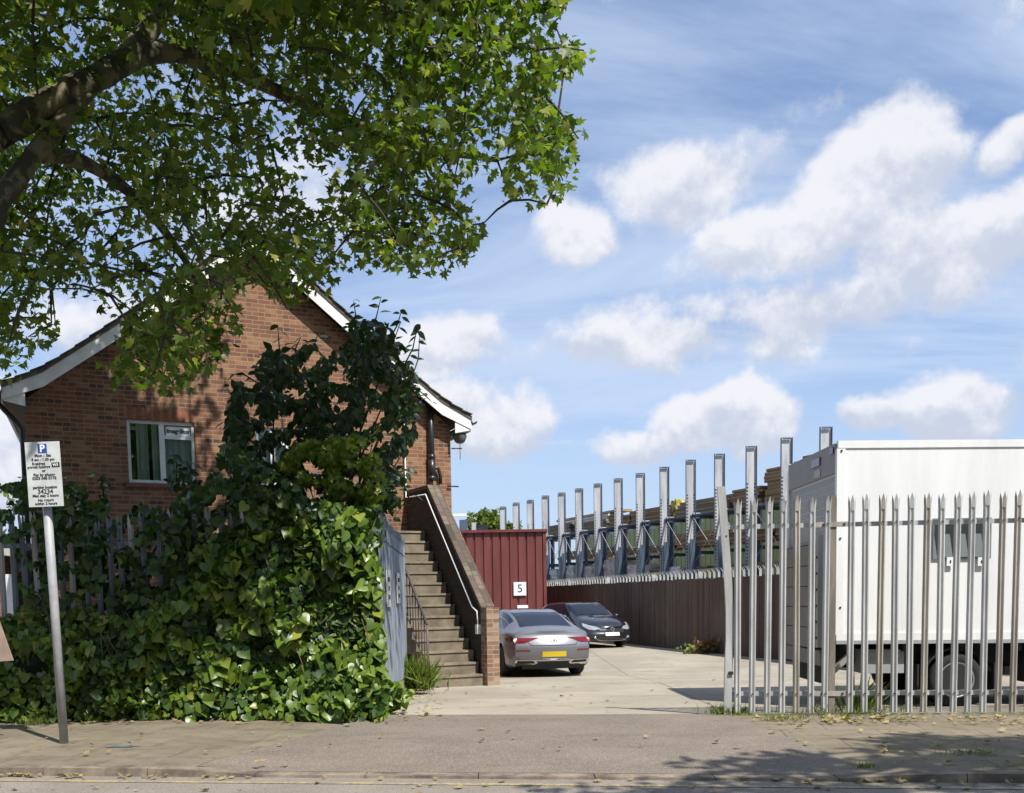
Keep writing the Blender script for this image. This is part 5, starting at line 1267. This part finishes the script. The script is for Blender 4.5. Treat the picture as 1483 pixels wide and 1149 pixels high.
limbA = [TB+Vector((0, 0, 3.6)), P(-60, 225, 10.2), P(0, 192, 10.3), P(85, 140, 10.6), P(165, 98, 11.0), P(215, 45, 11.3), P(250, -30, 11.6), P(300, -160, 12.2)]
limbB = [TB+Vector((0, 0, 2.9)), P(-70, 370, 9.9), P(0, 290, 10.1), P(52, 222, 10.4), P(100, 165, 10.6), P(140, 118, 10.9)]
limbC = [P(165, 98, 11.0), P(235, 75, 11.4), P(320, 95, 11.8), P(420, 140, 12.0), P(520, 180, 12.0), P(620, 215, 11.9), P(720, 232, 11.6)]
limbD = [P(52, 222, 10.4), P(120, 235, 11.2), P(200, 290, 12.2), P(270, 380, 13.2), P(300, 450, 13.8)]
limbE = [P(250, -30, 11.6), P(400, -40, 11.4), P(560, 20, 11.2), P(680, 50, 11.0), P(780, 72, 10.8)]
limbF = [TB+Vector((.1, .1, 4.6)), TB+Vector((.8, 1.4, 7.2)), TB+Vector((2.4, 3.0, 9.4)), TB+Vector((4.0, 4.6, 10.6))]
limbG = [TB+Vector((0, 0, 5)), TB+Vector((-.6, -.4, 8)), TB+Vector((.5, -.8, 11.5))]
b = MB(); b.tube([TB-Zv*.2, TB+Zv*.3, TB+Zv*1.5, TB+Zv*3, TB+Vector((0, 0, 4.6)), TB+Vector((.05, 0, 5.6))], [.62, .50, .45, .44, .40, .34], 16)
b.build('trunk', M_BARK, tree)
def fine(pts, n=5):
    A = np.array([tuple(p) for p in pts]); return [Vector(p) for p in refine(A, n, 0)]
for L_, r0, r1 in ((limbA, .17, .09), (limbB, .12, .07), (limbC, .12, .025), (limbD, .09, .025), (limbE, .12, .02), (limbF, .26, .08), (limbG, .28, .1)):
    pts = fine(L_); b = MB(); n = len(pts); rr = [lerp(r0, r1, i/(n-1))*(1+.06*math.sin(i*1.7)) for i in range(n)]; b.tube(pts, rr, 10); b.build('branch', M_BARK, tree)
# cluster centres
cl = []; tries = 0
def crown_ok(x, y, z):
    if y < 2: return True
    px, py = proj(x, y, z)
    if px < -30 or px > 1520 or py < -30: return True if px < 900 else False
    return inpoly(px, py, CROWN) and not any(((px-hx)/rx)**2+((py-hy)/ry)**2 < 1 for hx, hy, rx, ry in HOLES)
LIMB_PX = [proj(*p) for L_ in (limbA[1:7], limbB[1:]) for p in fine(L_, 4)]
while len(cl) < 640 and tries < 60000:
    tries += 1; px = g.uniform(-60, 870); py = g.uniform(-60, 566)
    if not inpoly(px, py, CROWN) or any(((px-hx)/rx)**2+((py-hy)/ry)**2 < 1 for hx, hy, rx, ry in HOLES): continue
    far = 15.8 if px < 420 and py > 60 else (13.4 if px < 600 else 12.4)
    Y = g.uniform(9.7, far) if px < 600 else g.uniform(10.2, far)
    if px < 260 and Y < 11.4 and min((px-a_)**2+(py-b_)**2 for a_, b_ in LIMB_PX) < 36**2 and g.random() < .65: continue
    p = P(px, py, Y)
    if math.sin(p.x*2.3+1.1*math.sin(p.z*1.9))*math.sin(p.z*2.6+.7*p.y)*math.sin(p.y*2.1+p.x) < -.30: continue
    cl.append((p.x, p.y, p.z, .23, 1))
nin = len(cl)
# upper crown, mostly above the picture: it shades the ivy and the left of the gable
tries = 0
while len(cl) < nin+760 and tries < 80000:
    tries += 1
    v = g.normal(size=3); v /= np.linalg.norm(v); r_ = g.uniform(.35, 1)**.5
    x, y, z = -4.6+v[0]*r_*5.0, 12.0+v[1]*r_*5.2, 8.6+v[2]*r_*3.8
    if z < 4.2: continue
    px, py = proj(x, y, z)
    if py > -10 and px > -20: continue
    if x > .9 and y > 9: continue
    cl.append((x, y, z, .34, 0))
def shade(px0, px1, py0, py1, Y, zl, zh, n):
    for _ in range(n):
        p = P(g.uniform(px0, px1), g.uniform(py0, py1), Y); H = g.uniform(zl, zh)-p.z; q = (p.x+.44*H, p.y-.55*H, p.z+H)
        a_, b_ = proj(*q)
        if b_ > -14 and a_ < 1500 and q[1] > 2: continue
        cl.append((*q, .30, 0))
shade(-20, 320, 700, 930, 12.0, 7.2, 11, 300); shade(-20, 190, 900, 1000, 12.0, 7.2, 10, 70)
shade(330, 600, 470, 610, 14.0, 9.4, 12, 80)
shade(30, 300, 520, 700, 17.6, 9.5, 12, 125)
cl = np.array(cl)
# twigs: join every cluster to its nearest neighbour nearer the limbs
nodes = []
for L_ in (limbA, limbB, limbC, limbD, limbE, limbF, limbG): nodes += [tuple(p) for p in fine(L_, 3)]
nodes = np.array(nodes); C3 = cl[:, :3]
dist = np.min(np.linalg.norm(C3[:, None]-nodes[None], axis=2), axis=1); order = np.argsort(dist)
tree_pts = list(nodes); tb = MB()
arr = np.array(tree_pts)
for idx in order:
    c = C3[idx]; dd = np.linalg.norm(arr-c, axis=1)+np.maximum(0, arr[:, 2]*-1+c[2])*.0; k = int(np.argmin(dd)); a = arr[k]
    if dd[k] > .02 and dd[k] < 3.0:
        mid = (a+c)/2+np.array([0, 0, .06*dd[k]]); r0 = .009+.012*min(1, dd[k]/1.5); tb.tube([a, mid, c], [r0*1.3, r0, r0*.55], 4, cap=False)
    arr = np.vstack([arr, c[None]])
tb.build('twigs', M_TWIG, tree)['kind'] = 'stuff'
def leafcloud(centres, n_per, sizes, gg, droop=.55, spread=1.0):
    pos = []; dr = []; nr = []; sz = []
    for (x, y, z, r_, inn) in centres:
        k = gg.poisson(n_per)
        o = gg.normal(size=(k, 3))*np.array([r_, r_, r_*.75])*spread*.72
        pos.append(np.array([x, y, z])+o); d = gg.normal(size=(k, 3)); d[:, 2] -= droop; dr.append(d)
        nn = gg.normal(size=(k, 3))*.75; nn[:, 2] += 1.0; nr.append(nn); sz.append(gg.uniform(sizes[0], sizes[1], k))
    return [np.concatenate(q) for q in (pos, dr, nr, sz)]
pos, dr, nr, sz = leafcloud(cl[:nin], 29, (.06, .128), g)
keep = np.ones(len(pos), bool)
POLY2 = CROWN
for i, p in enumerate(pos):
    px, py = proj(*p)
    if px > -20 and py > -20 and not inpoly(px+random.uniform(-9, 9), py+random.uniform(-9, 9), POLY2): keep[i] = False
pos, dr, nr, sz = pos[keep], dr[keep], nr[keep], sz[keep]
leaves('crown', pos, dr, nr, sz, 'plane', M_LPLANE, tree, seed=3)
pos, dr, nr, sz = leafcloud(cl[nin:], 26, (.12, .20), g)
leaves('upper_crown', pos, dr, nr, sz, 'plane', M_LPLANE, tree, seed=4)
# ---- street tree behind the camera on the right: only its shade shows -------
t2 = empty('street_tree', (10.5, 6.2, 0), 'street tree just out of frame whose crown shades the right-hand pavement', 'tree')
b = MB(); b.tube([Vector((10.5, 6.2, -.2)), Vector((10.5, 6.2, 2)), Vector((10.3, 6.1, 4.5)), Vector((10.0, 6, 8))], [.3, .24, .2, .08], 12); b.build('trunk', M_BARK, t2)
c2 = []
def shadow_seed(px, py, H, n, sx, sy):
    for _ in range(n):
        q = G(px+g.normal()*sx, py+g.normal()*sy); hh = H+g.uniform(-.6, .9); c2.append((q.x+.44*hh, q.y-.55*hh, hh, .20, 0))
shadow_seed(1400, 1072, 8.2, 16, 70, 6); shadow_seed(1320, 1100, 8.0, 22, 110, 9); shadow_seed(1150, 1100, 7.6, 12, 60, 5)
shadow_seed(1050, 1128, 7.4, 16, 110, 7); shadow_seed(1350, 1135, 7.7, 26, 140, 9); shadow_seed(1500, 1110, 8.2, 16, 60, 16); shadow_seed(1450, 1085, 8.2, 14, 50, 8); shadow_seed(930, 1142, 7.4, 6, 60, 4)
for _ in range(90): c2.append((g.uniform(10.8, 13.5), g.uniform(3, 9), g.uniform(6.5, 10), .35, 0))
pos, dr, nr, sz = leafcloud(np.array(c2), 17, (.12, .20), g); leaves('crown', pos, dr, nr, sz, 'plane', M_LPLANE, t2, seed=5)
b = MB()
for q in c2[::5]: b.tube([Vector((10.1, 6.05, 6.0)), Vector((10.1, 6.05, 6))*.4+Vector(q[:3])*.6+Zv*.3, Vector(q[:3])], [.05, .03, .01], 5, cap=False)
b.build('branch', M_TWIG, t2)['kind'] = 'stuff'

M_LMID = leafmat('shade_ivy_leaf', (.018, .044, .009), (.06, .11, .018), (.2, .26, .05), .4, .18, .4)  # darker copy of the ivy leaf, with self-shadow put into its colour
# ---- ivy bank over the left fence --------------------------------------
ivy = empty('ivy_bank', (-4.2, Yf(-4.2), 0), 'thick glossy green ivy bank covering the left fence down to the pavement', 'ivy')
TOPL = [(-80,900),(0,905),(60,880),(110,870),(150,900),(195,905),(235,860),(285,800),(330,765),(370,742),(400,735),(470,738),(520,745),(540,790),(548,900),(556,1040)]
def ytop(px):
    for (a, ya), (c, yc) in zip(TOPL, TOPL[1:]):
        if a <= px <= c: return lerp(ya, yc, (px-a)/(c-a+1e-9))
    return 900
def bulge(px, py):   # metres in front of the fence line
    t = max(0, min(1, (py-700)/330)); return .10+.50*t**1.6+.12*math.sin(px*.035)*math.sin(py*.03)+.12*math.sin(px*.011+py*.02)+.06*math.sin(px*.09+py*.05)
pos = []; dr = []; nr = []; sz = []
def add_leaf(p, d, n, s): pos.append(tuple(p)); dr.append(tuple(d)); nr.append(tuple(n)); sz.append(s)
N = 9800; i = 0
while i < N:
    px = random.uniform(-80, 552+4*math.sin(i)); yt = ytop(px); py = random.uniform(yt-10, 1046)
    if px < 240 and py < 880 and random.random() < .4: continue
    Xq = P(px, py, 11.9).x; base = Yf(Xq); front = bulge(px, py); depth = random.random()**1.05*.46
    clump = math.sin(px*.045+1.3*math.sin(py*.03))*math.sin(py*.05+px*.013)
    depth += .26*max(0, -clump)
    if clump < -.42 and random.random() < .5 and py < 1000: i += 1; continue
    Y = base-front+depth; p = P(px, py, Y)
    if p.z < .03: p.z = random.uniform(.03, .10)
    d = Vector((random.gauss(0, .6), -.35+random.gauss(0, .4), -.8+random.gauss(0, .45)))
    n = Vector((random.gauss(.1, .5), -.7+random.gauss(0, .4), .6+random.gauss(0, .45)))
    sz_ = random.uniform(.06, .155)*(1.08 if px > 250 else .85)*(.85 if p.z < .5 else 1); add_leaf(p, d, n, sz_); i += 1
arrs = [np.array(q) for q in (pos, dr, nr, sz)]
leaves('leaves', *arrs, 'ivy', M_LIVY, ivy, fold=.22, curl=.2, seed=6)
pos2, dr2, nr2, sz2 = [], [], [], []
for _ in range(5200):
    px = random.uniform(120, 550); py = random.uniform(ytop(px)+8, 1040); X_ = P(px, py, 11.9).x; p = P(px, py, min(Yf(X_)-bulge(px, py)+random.uniform(.10, .24), Yf(X_)-.07 if px > 150 else 99)); p.z = max(p.z, .03)
    pos2.append(tuple(p)); dr2.append((random.gauss(0, .7), random.gauss(-.2, .5), random.gauss(-.6, .5))); nr2.append((random.gauss(0, .5), -.8, random.gauss(.4, .5))); sz2.append(random.uniform(.06, .14))
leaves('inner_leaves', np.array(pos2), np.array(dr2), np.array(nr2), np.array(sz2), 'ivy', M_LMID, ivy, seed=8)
# dark sheet painted as the bank's inner shade; no light comes straight through
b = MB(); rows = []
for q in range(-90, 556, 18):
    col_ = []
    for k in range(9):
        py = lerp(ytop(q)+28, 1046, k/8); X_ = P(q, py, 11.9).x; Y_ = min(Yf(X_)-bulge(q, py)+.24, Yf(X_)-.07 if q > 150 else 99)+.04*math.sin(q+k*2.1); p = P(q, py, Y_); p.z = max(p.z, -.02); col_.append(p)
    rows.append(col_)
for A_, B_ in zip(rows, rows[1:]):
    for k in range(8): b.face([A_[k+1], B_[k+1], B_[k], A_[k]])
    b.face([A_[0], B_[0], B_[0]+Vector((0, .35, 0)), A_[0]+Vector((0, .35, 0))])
b.build('inner_shade_sheet', mat('ivy_gap_shade', (.010, .018, .007), .95, fn=worn(9, .5)), ivy)
b = MB()
for k in range(60):
    px = random.uniform(0, 545); py = random.uniform(max(ytop(px), 760), 1000); p = P(px, py, 11.6); Y_ = Yf(p.x)-bulge(px, py)+.16; p = P(px, py, Y_); q = P(px+random.uniform(-25, 25), py-random.uniform(20, 60), Y_+.05); b.tube([p, (p+q)/2+Vector((.03, -.03, 0)), q], .006, 4, cap=False)
b.build('stems', M_STEM, ivy)['kind'] = 'stuff'

# ---- scattered leaf things by region --------------------------------------
def shrub(name, label, cat, poly, Yr, n, m, shape, size, base, seed, nrm=(.15, -.6, .6), droop=-.6, stems=None, shoots=(), noise=0.0, part='foliage'):
    rr = random.Random(seed); root = empty(name, base, label, cat); X_ = [q[0] for q in poly]; Y_ = [q[1] for q in poly]; ps = []; ds = []; ns = []; ss = []
    cen = []
    tries_ = 0
    while len(ps) < n and tries_ < n*30:
        tries_ += 1; px, py = rr.uniform(min(X_), max(X_)), rr.uniform(min(Y_), max(Y_))
        if not inpoly(px, py, poly): continue
        if noise and math.sin(px*.07+2*math.sin(py*.05))*math.sin(py*.08+px*.03) < -noise: continue
        Y = rr.uniform(*Yr); p = P(px, py, Y); ps.append(tuple(p))
        ds.append((rr.gauss(0, .6), rr.gauss(-.2, .5), droop+rr.gauss(0, .5))); ns.append((nrm[0]+rr.gauss(0, .5), nrm[1]+rr.gauss(0, .5), nrm[2]+rr.gauss(0, .4))); ss.append(rr.uniform(*size))
    sb = MB()
    bx = Vector(base)
    for (path, lf) in shoots:
        Y = rr.uniform(*Yr); pts = [P(x, y, Y) for x, y in path]; sb.tube(pts, [.010]*(len(pts)-1)+[.004], 5, cap=False); A_ = np.array([tuple(p) for p in pts])
        for k in range(lf):
            t = k/max(1, lf-1)*(len(pts)-1)*.999; i_ = int(t); q = A_[i_]*(1-t+i_)+A_[min(i_+1, len(pts)-1)]*(t-i_); ps.append(tuple(q+np.array([rr.gauss(0, .03), rr.gauss(0, .03), 0])))
            s_ = 1 if k % 2 else -1; ds.append((s_*rr.uniform(.5, 1.1), rr.gauss(0, .4), rr.uniform(-.6, .2))); ns.append((rr.gauss(0, .5), -.5+rr.gauss(0, .3), .7)); ss.append(rr.uniform(size[0], size[1]))
    for k in range(stems or 0):
        q = ps[rr.randrange(len(ps))]; sb.tube([bx+Vector((rr.uniform(-.3, .3), rr.uniform(-.2, .2), 0)), (bx+Vector(q))/2+Vector((rr.uniform(-.3, .3), 0, .3)), Vector(q)], [.03, .02, .006], 5, cap=False)
    leaves(part, np.array(ps), np.array(ds), np.array(ns), np.array(ss), shape, m, root, seed=seed)
    if sb.v: sb.build('stems', M_TWIG, root)['kind'] = 'stuff'
    return root
# tall dark shrub in front of the gable
TS = [(340,560),(330,600),(328,650),(352,700),(322,708),(310,735),(400,790),(520,790),(545,740),(572,735),(585,700),(596,640),(602,590),(600,545),(585,500),(560,472),(530,455),(505,470),(500,500),(470,505),(440,490),(425,520),(405,505),(388,500),(375,530),(352,545)]
shoots = [([(395,560),(405,510),(402,470)], 9), ([(520,490),(545,460),(552,430)], 9), ([(505,500),(515,455),(512,435)], 8), ([(560,500),(576,470),(582,448)], 8), ([(580,540),(598,505),(605,470)], 9), ([(380,560),(350,540),(335,543)], 7),
 ([(360,600),(338,580),(328,560)], 8), ([(470,520),(455,500),(462,480)], 7), ([(592,560),(606,520),(608,480)], 7), ([(590,640),(604,600),(608,560)], 7), ([(585,700),(592,720),(570,750)], 8), ([(600,560),(618,575),(625,582)], 4), ([(340,640),(330,620),(326,606)], 6), ([(430,540),(428,505),(436,488)], 7)]
shrub('tall_shrub', 'tall dark-leaved shrub rising in front of the gable to the roof edge', 'shrub', TS, (12.9, 15.4), 5200, M_LDARK, 'oval', (.09, .165), P(455, 1000, 13.8), 21, stems=26, shoots=shoots, noise=.38)
YG = [(470,640),(500,628),(535,640),(548,665),(560,700),(552,735),(520,742),(500,730),(470,735),(440,720),(425,690),(400,680),(408,655),(440,640)]
shrub('yellow_shrub', 'small yellow-green leaved shrub lit by the sun in the middle of the dark shrub', 'shrub', YG, (12.4, 12.9), 900, M_LYEL, 'plane', (.05, .11), P(480, 1000, 12.7), 22, stems=10, droop=-.3, noise=.25, shoots=[([(430,700),(412,670),(400,655)], 8), ([(520,650),(540,630),(552,622)], 8), ([(480,650),(478,625),(470,612)], 7), ([(540,700),(566,700),(575,712)], 6)])
UL = [(180,900),(200,840),(235,780),(240,745),(262,716),(300,702),(330,640),(350,650),(420,700),(500,735),(550,735),(556,800),(400,800),(330,830),(260,900)]
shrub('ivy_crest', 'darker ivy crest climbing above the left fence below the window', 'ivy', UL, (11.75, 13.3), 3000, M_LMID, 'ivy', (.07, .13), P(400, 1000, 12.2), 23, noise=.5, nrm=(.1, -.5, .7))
shrub('window_creeper', 'thin creeper growing up against the right half of the house window', 'creeper', [(240,705),(250,680),(262,676),(285,690),(290,710)], (14.6, 15.2), 60, M_LDARK, 'oval', (.08, .14), P(262, 1000, 15), 24, shoots=[([(255,705),(256,672),(252,658)], 12), ([(275,705),(276,680),(270,668)], 8)])
LS = [(0,715),(30,690),(60,700),(100,705),(150,700),(160,740),(200,730),(240,745),(262,780),(240,860),(180,880),(100,880),(60,880),(30,860),(20,790),(0,780)]
shrub('hedge_bush', 'loose leafy bush growing through the left fence behind the parking sign', 'bush', LS, (12.6, 13.6), 1700, M_LMID, 'ivy', (.07, .13), P(110, 1000, 13.0), 25, noise=.35, stems=14, shoots=[([(150,720),(148,700),(144,688)], 7), ([(30,720),(14,705),(8,700)], 5), ([(100,710),(96,700),(90,690)], 4)])
shrub('fence_creeper', 'loose ivy strands hanging over the front of the left fence pales', 'creeper', LS, (11.85, 12.1), 420, M_LMID, 'ivy', (.07, .12), P(100, 1000, 12.0), 27, noise=.1)
shrub('climbing_ivy', 'young bright ivy spilling over the near edge of the open gate leaf', 'ivy', [(520,745),(552,760),(552,870),(558,980),(600,1000),(590,1015),(556,1035),(530,1040),(500,900),(505,790)], (12.05, 12.4), 900, M_LIVY, 'ivy', (.06, .12), P(545, 1030, 12.2), 26, nrm=(.5, -.5, .6))
# dark backing wood inside the tall shrub is just more leaves, deeper
# ---- weeds and grass --------------------------------------------------------
def tuft(name, label, px, py, n, h, spread, m=M_LGRASS, cat='grass', seed=1, shape='blade', grp=None, zb=None, wmul=1.0):
    rr = np.random.default_rng(seed); c = G(px, py) if zb is None else G(px, py, zb); root = empty(name, c, label, cat, grp)
    pos = np.column_stack([rr.normal(c.x, spread, n), rr.normal(c.y, spread*.45, n), np.full(n, c.z-.005)])
    d = np.column_stack([rr.normal(0, .45, n), rr.normal(0, .45, n), np.ones(n)]); nn = np.column_stack([rr.normal(0, 1, n), -np.abs(rr.normal(0, 1, n)), np.full(n, .2)])
    if shape != 'blade': pos[:, 2] += rr.uniform(0, h, n); d[:, 2] = rr.normal(0, .5, n); hh = rr.uniform(.04, .08, n)*wmul
    else: hh = h*rr.uniform(.45, 1.1, n)
    leaves('blades' if shape == 'blade' else 'leaves', pos, d, nn, hh, shape, m, root, curl=-.25 if shape == 'blade' else .1, seed=seed)['kind'] = 'stuff'
tuft('grass_tuft', 'tall green grass tuft between the steps and the open gate leaf', 592, 1002, 420, .62, .17, seed=31, zb=-.06)
tuft('grass_tuft', 'darker grass growing under the stair railing', 603, 985, 150, .75, .10, seed=32, zb=-.1)
tuft('grass_tuft', 'short sunlit grass tuft at the foot of the bent gate post', 1057, 1035, 260, .15, .13, seed=33)
tuft('grass_tuft', 'grass clump with tall blades at the foot of the brown fence post', 1222, 1034, 170, .17, .34, seed=34)
tuft('grass_tuft', 'tall thin grass blades growing through the fence beside the brown post', 1241, 1032, 46, .48, .08, seed=35)
tuft('grass_tuft', 'low dry grass tuft between the bent post and the brown post', 1135, 1043, 130, .09, .14, seed=36)
tuft('grass_tuft', 'dry yellow grass tuft on the pavement beside the parking sign pole', 47, 1050, 130, .13, .10, seed=37)
tuft('grass_tuft', 'small green weed tuft in the paving at the far right', 1402, 1093, 120, .07, .12, seed=38)
tuft('grass_tuft', 'small dark weed tuft growing out of the kerb joint', 1253, 1113, 90, .07, .05, seed=39)
tuft('grass_tuft', 'low weed strip in the paving at the right edge of the picture', 1465, 1108, 90, .05, .16, seed=40)
tuft('red_weed', 'reddish leafy weed at the foot of the timber fence', 1026, 946, 130, .42, .22, M_LRED, 'weed', 41, 'oval', zb=-.36, wmul=2.6)
tuft('green_weed', 'green leafy weed beside the red weed at the timber fence', 1010, 946, 100, .22, .28, M_LGRASS, 'weed', 42, 'oval', zb=-.36, wmul=2.4)
# grass and moss line along the fence foot: uncountable
rr = np.random.default_rng(50); n = 1500; X_ = rr.uniform(2.4, 7.5, n); keepx = (np.sin(X_*5)+np.sin(X_*13+1)) > -.6; X_ = X_[keepx]; n = len(X_)
pos = np.column_stack([X_, 11.58-.115*X_+rr.normal(-.07, .05, n), np.full(n, -.002)])
o = leaves('grass', pos, np.column_stack([rr.normal(0, .6, n), rr.normal(0, .6, n), np.ones(n)*.8]), np.column_stack([rr.normal(0, 1, n), -np.ones(n), np.ones(n)*.3]), rr.uniform(.02, .075, n), 'blade', M_LGRASS, None, seed=51); o['kind'] = 'stuff'
# fallen leaves
rr = np.random.default_rng(60); P3 = []
def fall(px0, px1, py0, py1, n):
    for _ in range(n): q = G(rr.uniform(px0, px1), rr.uniform(py0, py1)); P3.append((q.x, q.y, .012+max(-.05, min(0, (q.y-Yk(q.x)-.8)*.02))))
fall(1090, 1483, 1038, 1050, 130); fall(1190, 1300, 1036, 1048, 80); fall(0, 560, 1036, 1050, 120); fall(0, 1483, 1050, 1105, 50); fall(1250, 1483, 1060, 1105, 40); fall(560, 640, 1000, 1045, 60)
for _ in range(80):    # gutter drift
    X_ = (-4.6+abs(rr.normal(0, 1.6))) if rr.random() < .55 else rr.uniform(2.0, 5.0); P3.append((X_, Yk(X_)-abs(rr.normal(0, .045))-.02, -.073+rr.uniform(0, .012)))
for _ in range(50): X_ = rr.uniform(-4.5, 5); P3.append((X_, Yk(X_)-rr.uniform(.1, .7), -.076))
for _ in range(26): q = G(rr.uniform(620, 1040), rr.uniform(960, 1030), -.1); P3.append((q.x, q.y, gz(q.y)+.012))
P3 = np.array(P3); n = len(P3)
o = leaves('fallen_leaves', P3, np.column_stack([rr.normal(0, 1, n), rr.normal(0, 1, n), rr.normal(0, .05, n)]), np.column_stack([rr.normal(0, .25, n), rr.normal(0, .25, n), np.ones(n)]), rr.uniform(.025, .08, n), 'plane', M_LFALL, None, fold=.3, curl=-.15, seed=61); o['kind'] = 'stuff'; o['label'] = 'dry fallen leaves scattered on the pavement and in the gutter'
# ---- far trees -----------------------------------------------------------------
def fartree(px, py, rx, ry, Y, n, label, seed, s=(.22, .42)):
    rr = np.random.default_rng(seed); c = P(px, py, Y); sx, sz_ = rx/1483*Y, ry/1483*Y; root = empty('far_tree', (c.x, Y, gz(Y)), label, 'tree', 'distant trees')
    b = MB(); b.tube([Vector((c.x, Y, gz(Y))), Vector((c.x, Y, c.z*.6)), Vector((c.x+.2, Y, c.z))], [.3, .2, .08], 8); b.build('trunk', M_BARK, root)
    v = rdir(rr, n)*(rr.random((n, 1))**.4); k = 1+.25*np.sin(v[:, :1]*9+seed)+.2*np.sin(v[:, 2:]*11)
    pos = np.array([c.x, Y, c.z])+v*np.array([sx, sx, sz_])*k; leaves('crown', pos, rdir(rr, n), rdir(rr, n)+np.array([0, -.4, .8]), rr.uniform(*s, n), 'oval', M_LPLANE, root, seed=seed)
fartree(703, 764, 26, 22, 75, 2600, 'small distant tree just above the maroon shed roof', 71)
fartree(742, 772, 14, 12, 82, 900, 'smallest distant tree behind the shed, right of the larger one', 72)
fartree(-30, 830, 60, 110, 34, 1500, 'distant tree behind the left fence at the edge of the picture', 73, (.15, .3))
for q, lab in (((1050, 912), 0),): pass

# ---- unseen houses and trees added behind the camera to block sky light ------------------------
M_HB = mat('yellow_stock_brick', rough=.9, fn=f_brick([(.20,.14,.09),(.16,.11,.07),(.23,.17,.11),(.11,.08,.06)], (.20,.17,.13)))
def terrace(x, label):
    hs = empty('unseen_terraced_house', (x, -15, 0), label, 'house', 'unseen houses added across the street')
    b = MB(); b.box((x, -15, 3.3), (5.96, 8, 6.7)); b.build('wall', M_HB, hs)
    b = MB(); b.prism([(-4.3, 0), (4.3, 0), (0, 3.1)], Vector((x-2.98, -15, 6.66)), ey, Zv, ex, 5.96); rf = b.build('roof', M_TILE, hs)
    b = MB(); b.box((x+2.6, -14, 9.6), (.6, 1.2, 1.9)); b.build('chimney', M_HB, rf)
    for (dx, z, w_, h_) in ((-1.5, 1.7, 1.6, 1.6), (-1.5, 4.8, 1.5, 1.5), (1.5, 4.8, 1.0, 1.5)):
        b = MB(); b.box((x+dx, -10.98, z), (w_, .08, h_)); wn = b.build('window', M_UPVC, hs)
        for s in (-1, 1): b = MB(); b.box((x+dx+s*w_*.24, -10.93, z), (w_*.42, .03, h_*.88)); b.build('pane', M_GLASSC, wn)
    b = MB(); b.box((x+1.6, -10.96, 1.0), (.95, .1, 2.1)); b.build('door', M_SLOT, hs)
names = ['leftmost', 'second from the left', 'third from the left', 'fourth from the left', 'fifth from the left', 'sixth from the left', 'seventh from the left', 'rightmost']
for i, nm_ in enumerate(names): terrace(-21+i*6.0, nm_+' of the unseen yellow brick terraced houses added across the street to block sky light')
sheet('far_pavement', lin(-40, 40, 9), [-11, -6.02], lambda x, y, j: .02, M_SLAB)
for i, (x, lb) in enumerate(((-13, 'leftmost unseen street tree added across the street to block sky light'), (-2.5, 'middle unseen street tree added across the street to block sky light'), (9, 'rightmost unseen street tree added across the street to block sky light'))):
    rt = empty('street_tree', (x, -7.5, 0), lb, 'tree', 'unseen street trees added across the street')
    b = MB(); b.tube([Vector((x, -7.5, 0)), Vector((x, -7.5, 3)), Vector((x+.3, -7.6, 6.5)), Vector((x, -7.5, 9))], [.28, .22, .16, .05], 10); b.build('trunk', M_BARK, rt)
    rr = np.random.default_rng(90+i); n = 6500; v = rdir(rr, n)*(rr.random((n, 1))**.4); k = 1+.2*np.sin(v[:, :1]*8+i)
    leaves('crown', np.array([x, -7.6, 7.0])+v*np.array([4.3, 3.6, 3.9])*k, rdir(rr, n), rdir(rr, n)+np.array([0, 0, .7]), rr.uniform(.18, .32, n), 'plane', M_LPLANE, rt, seed=91+i)
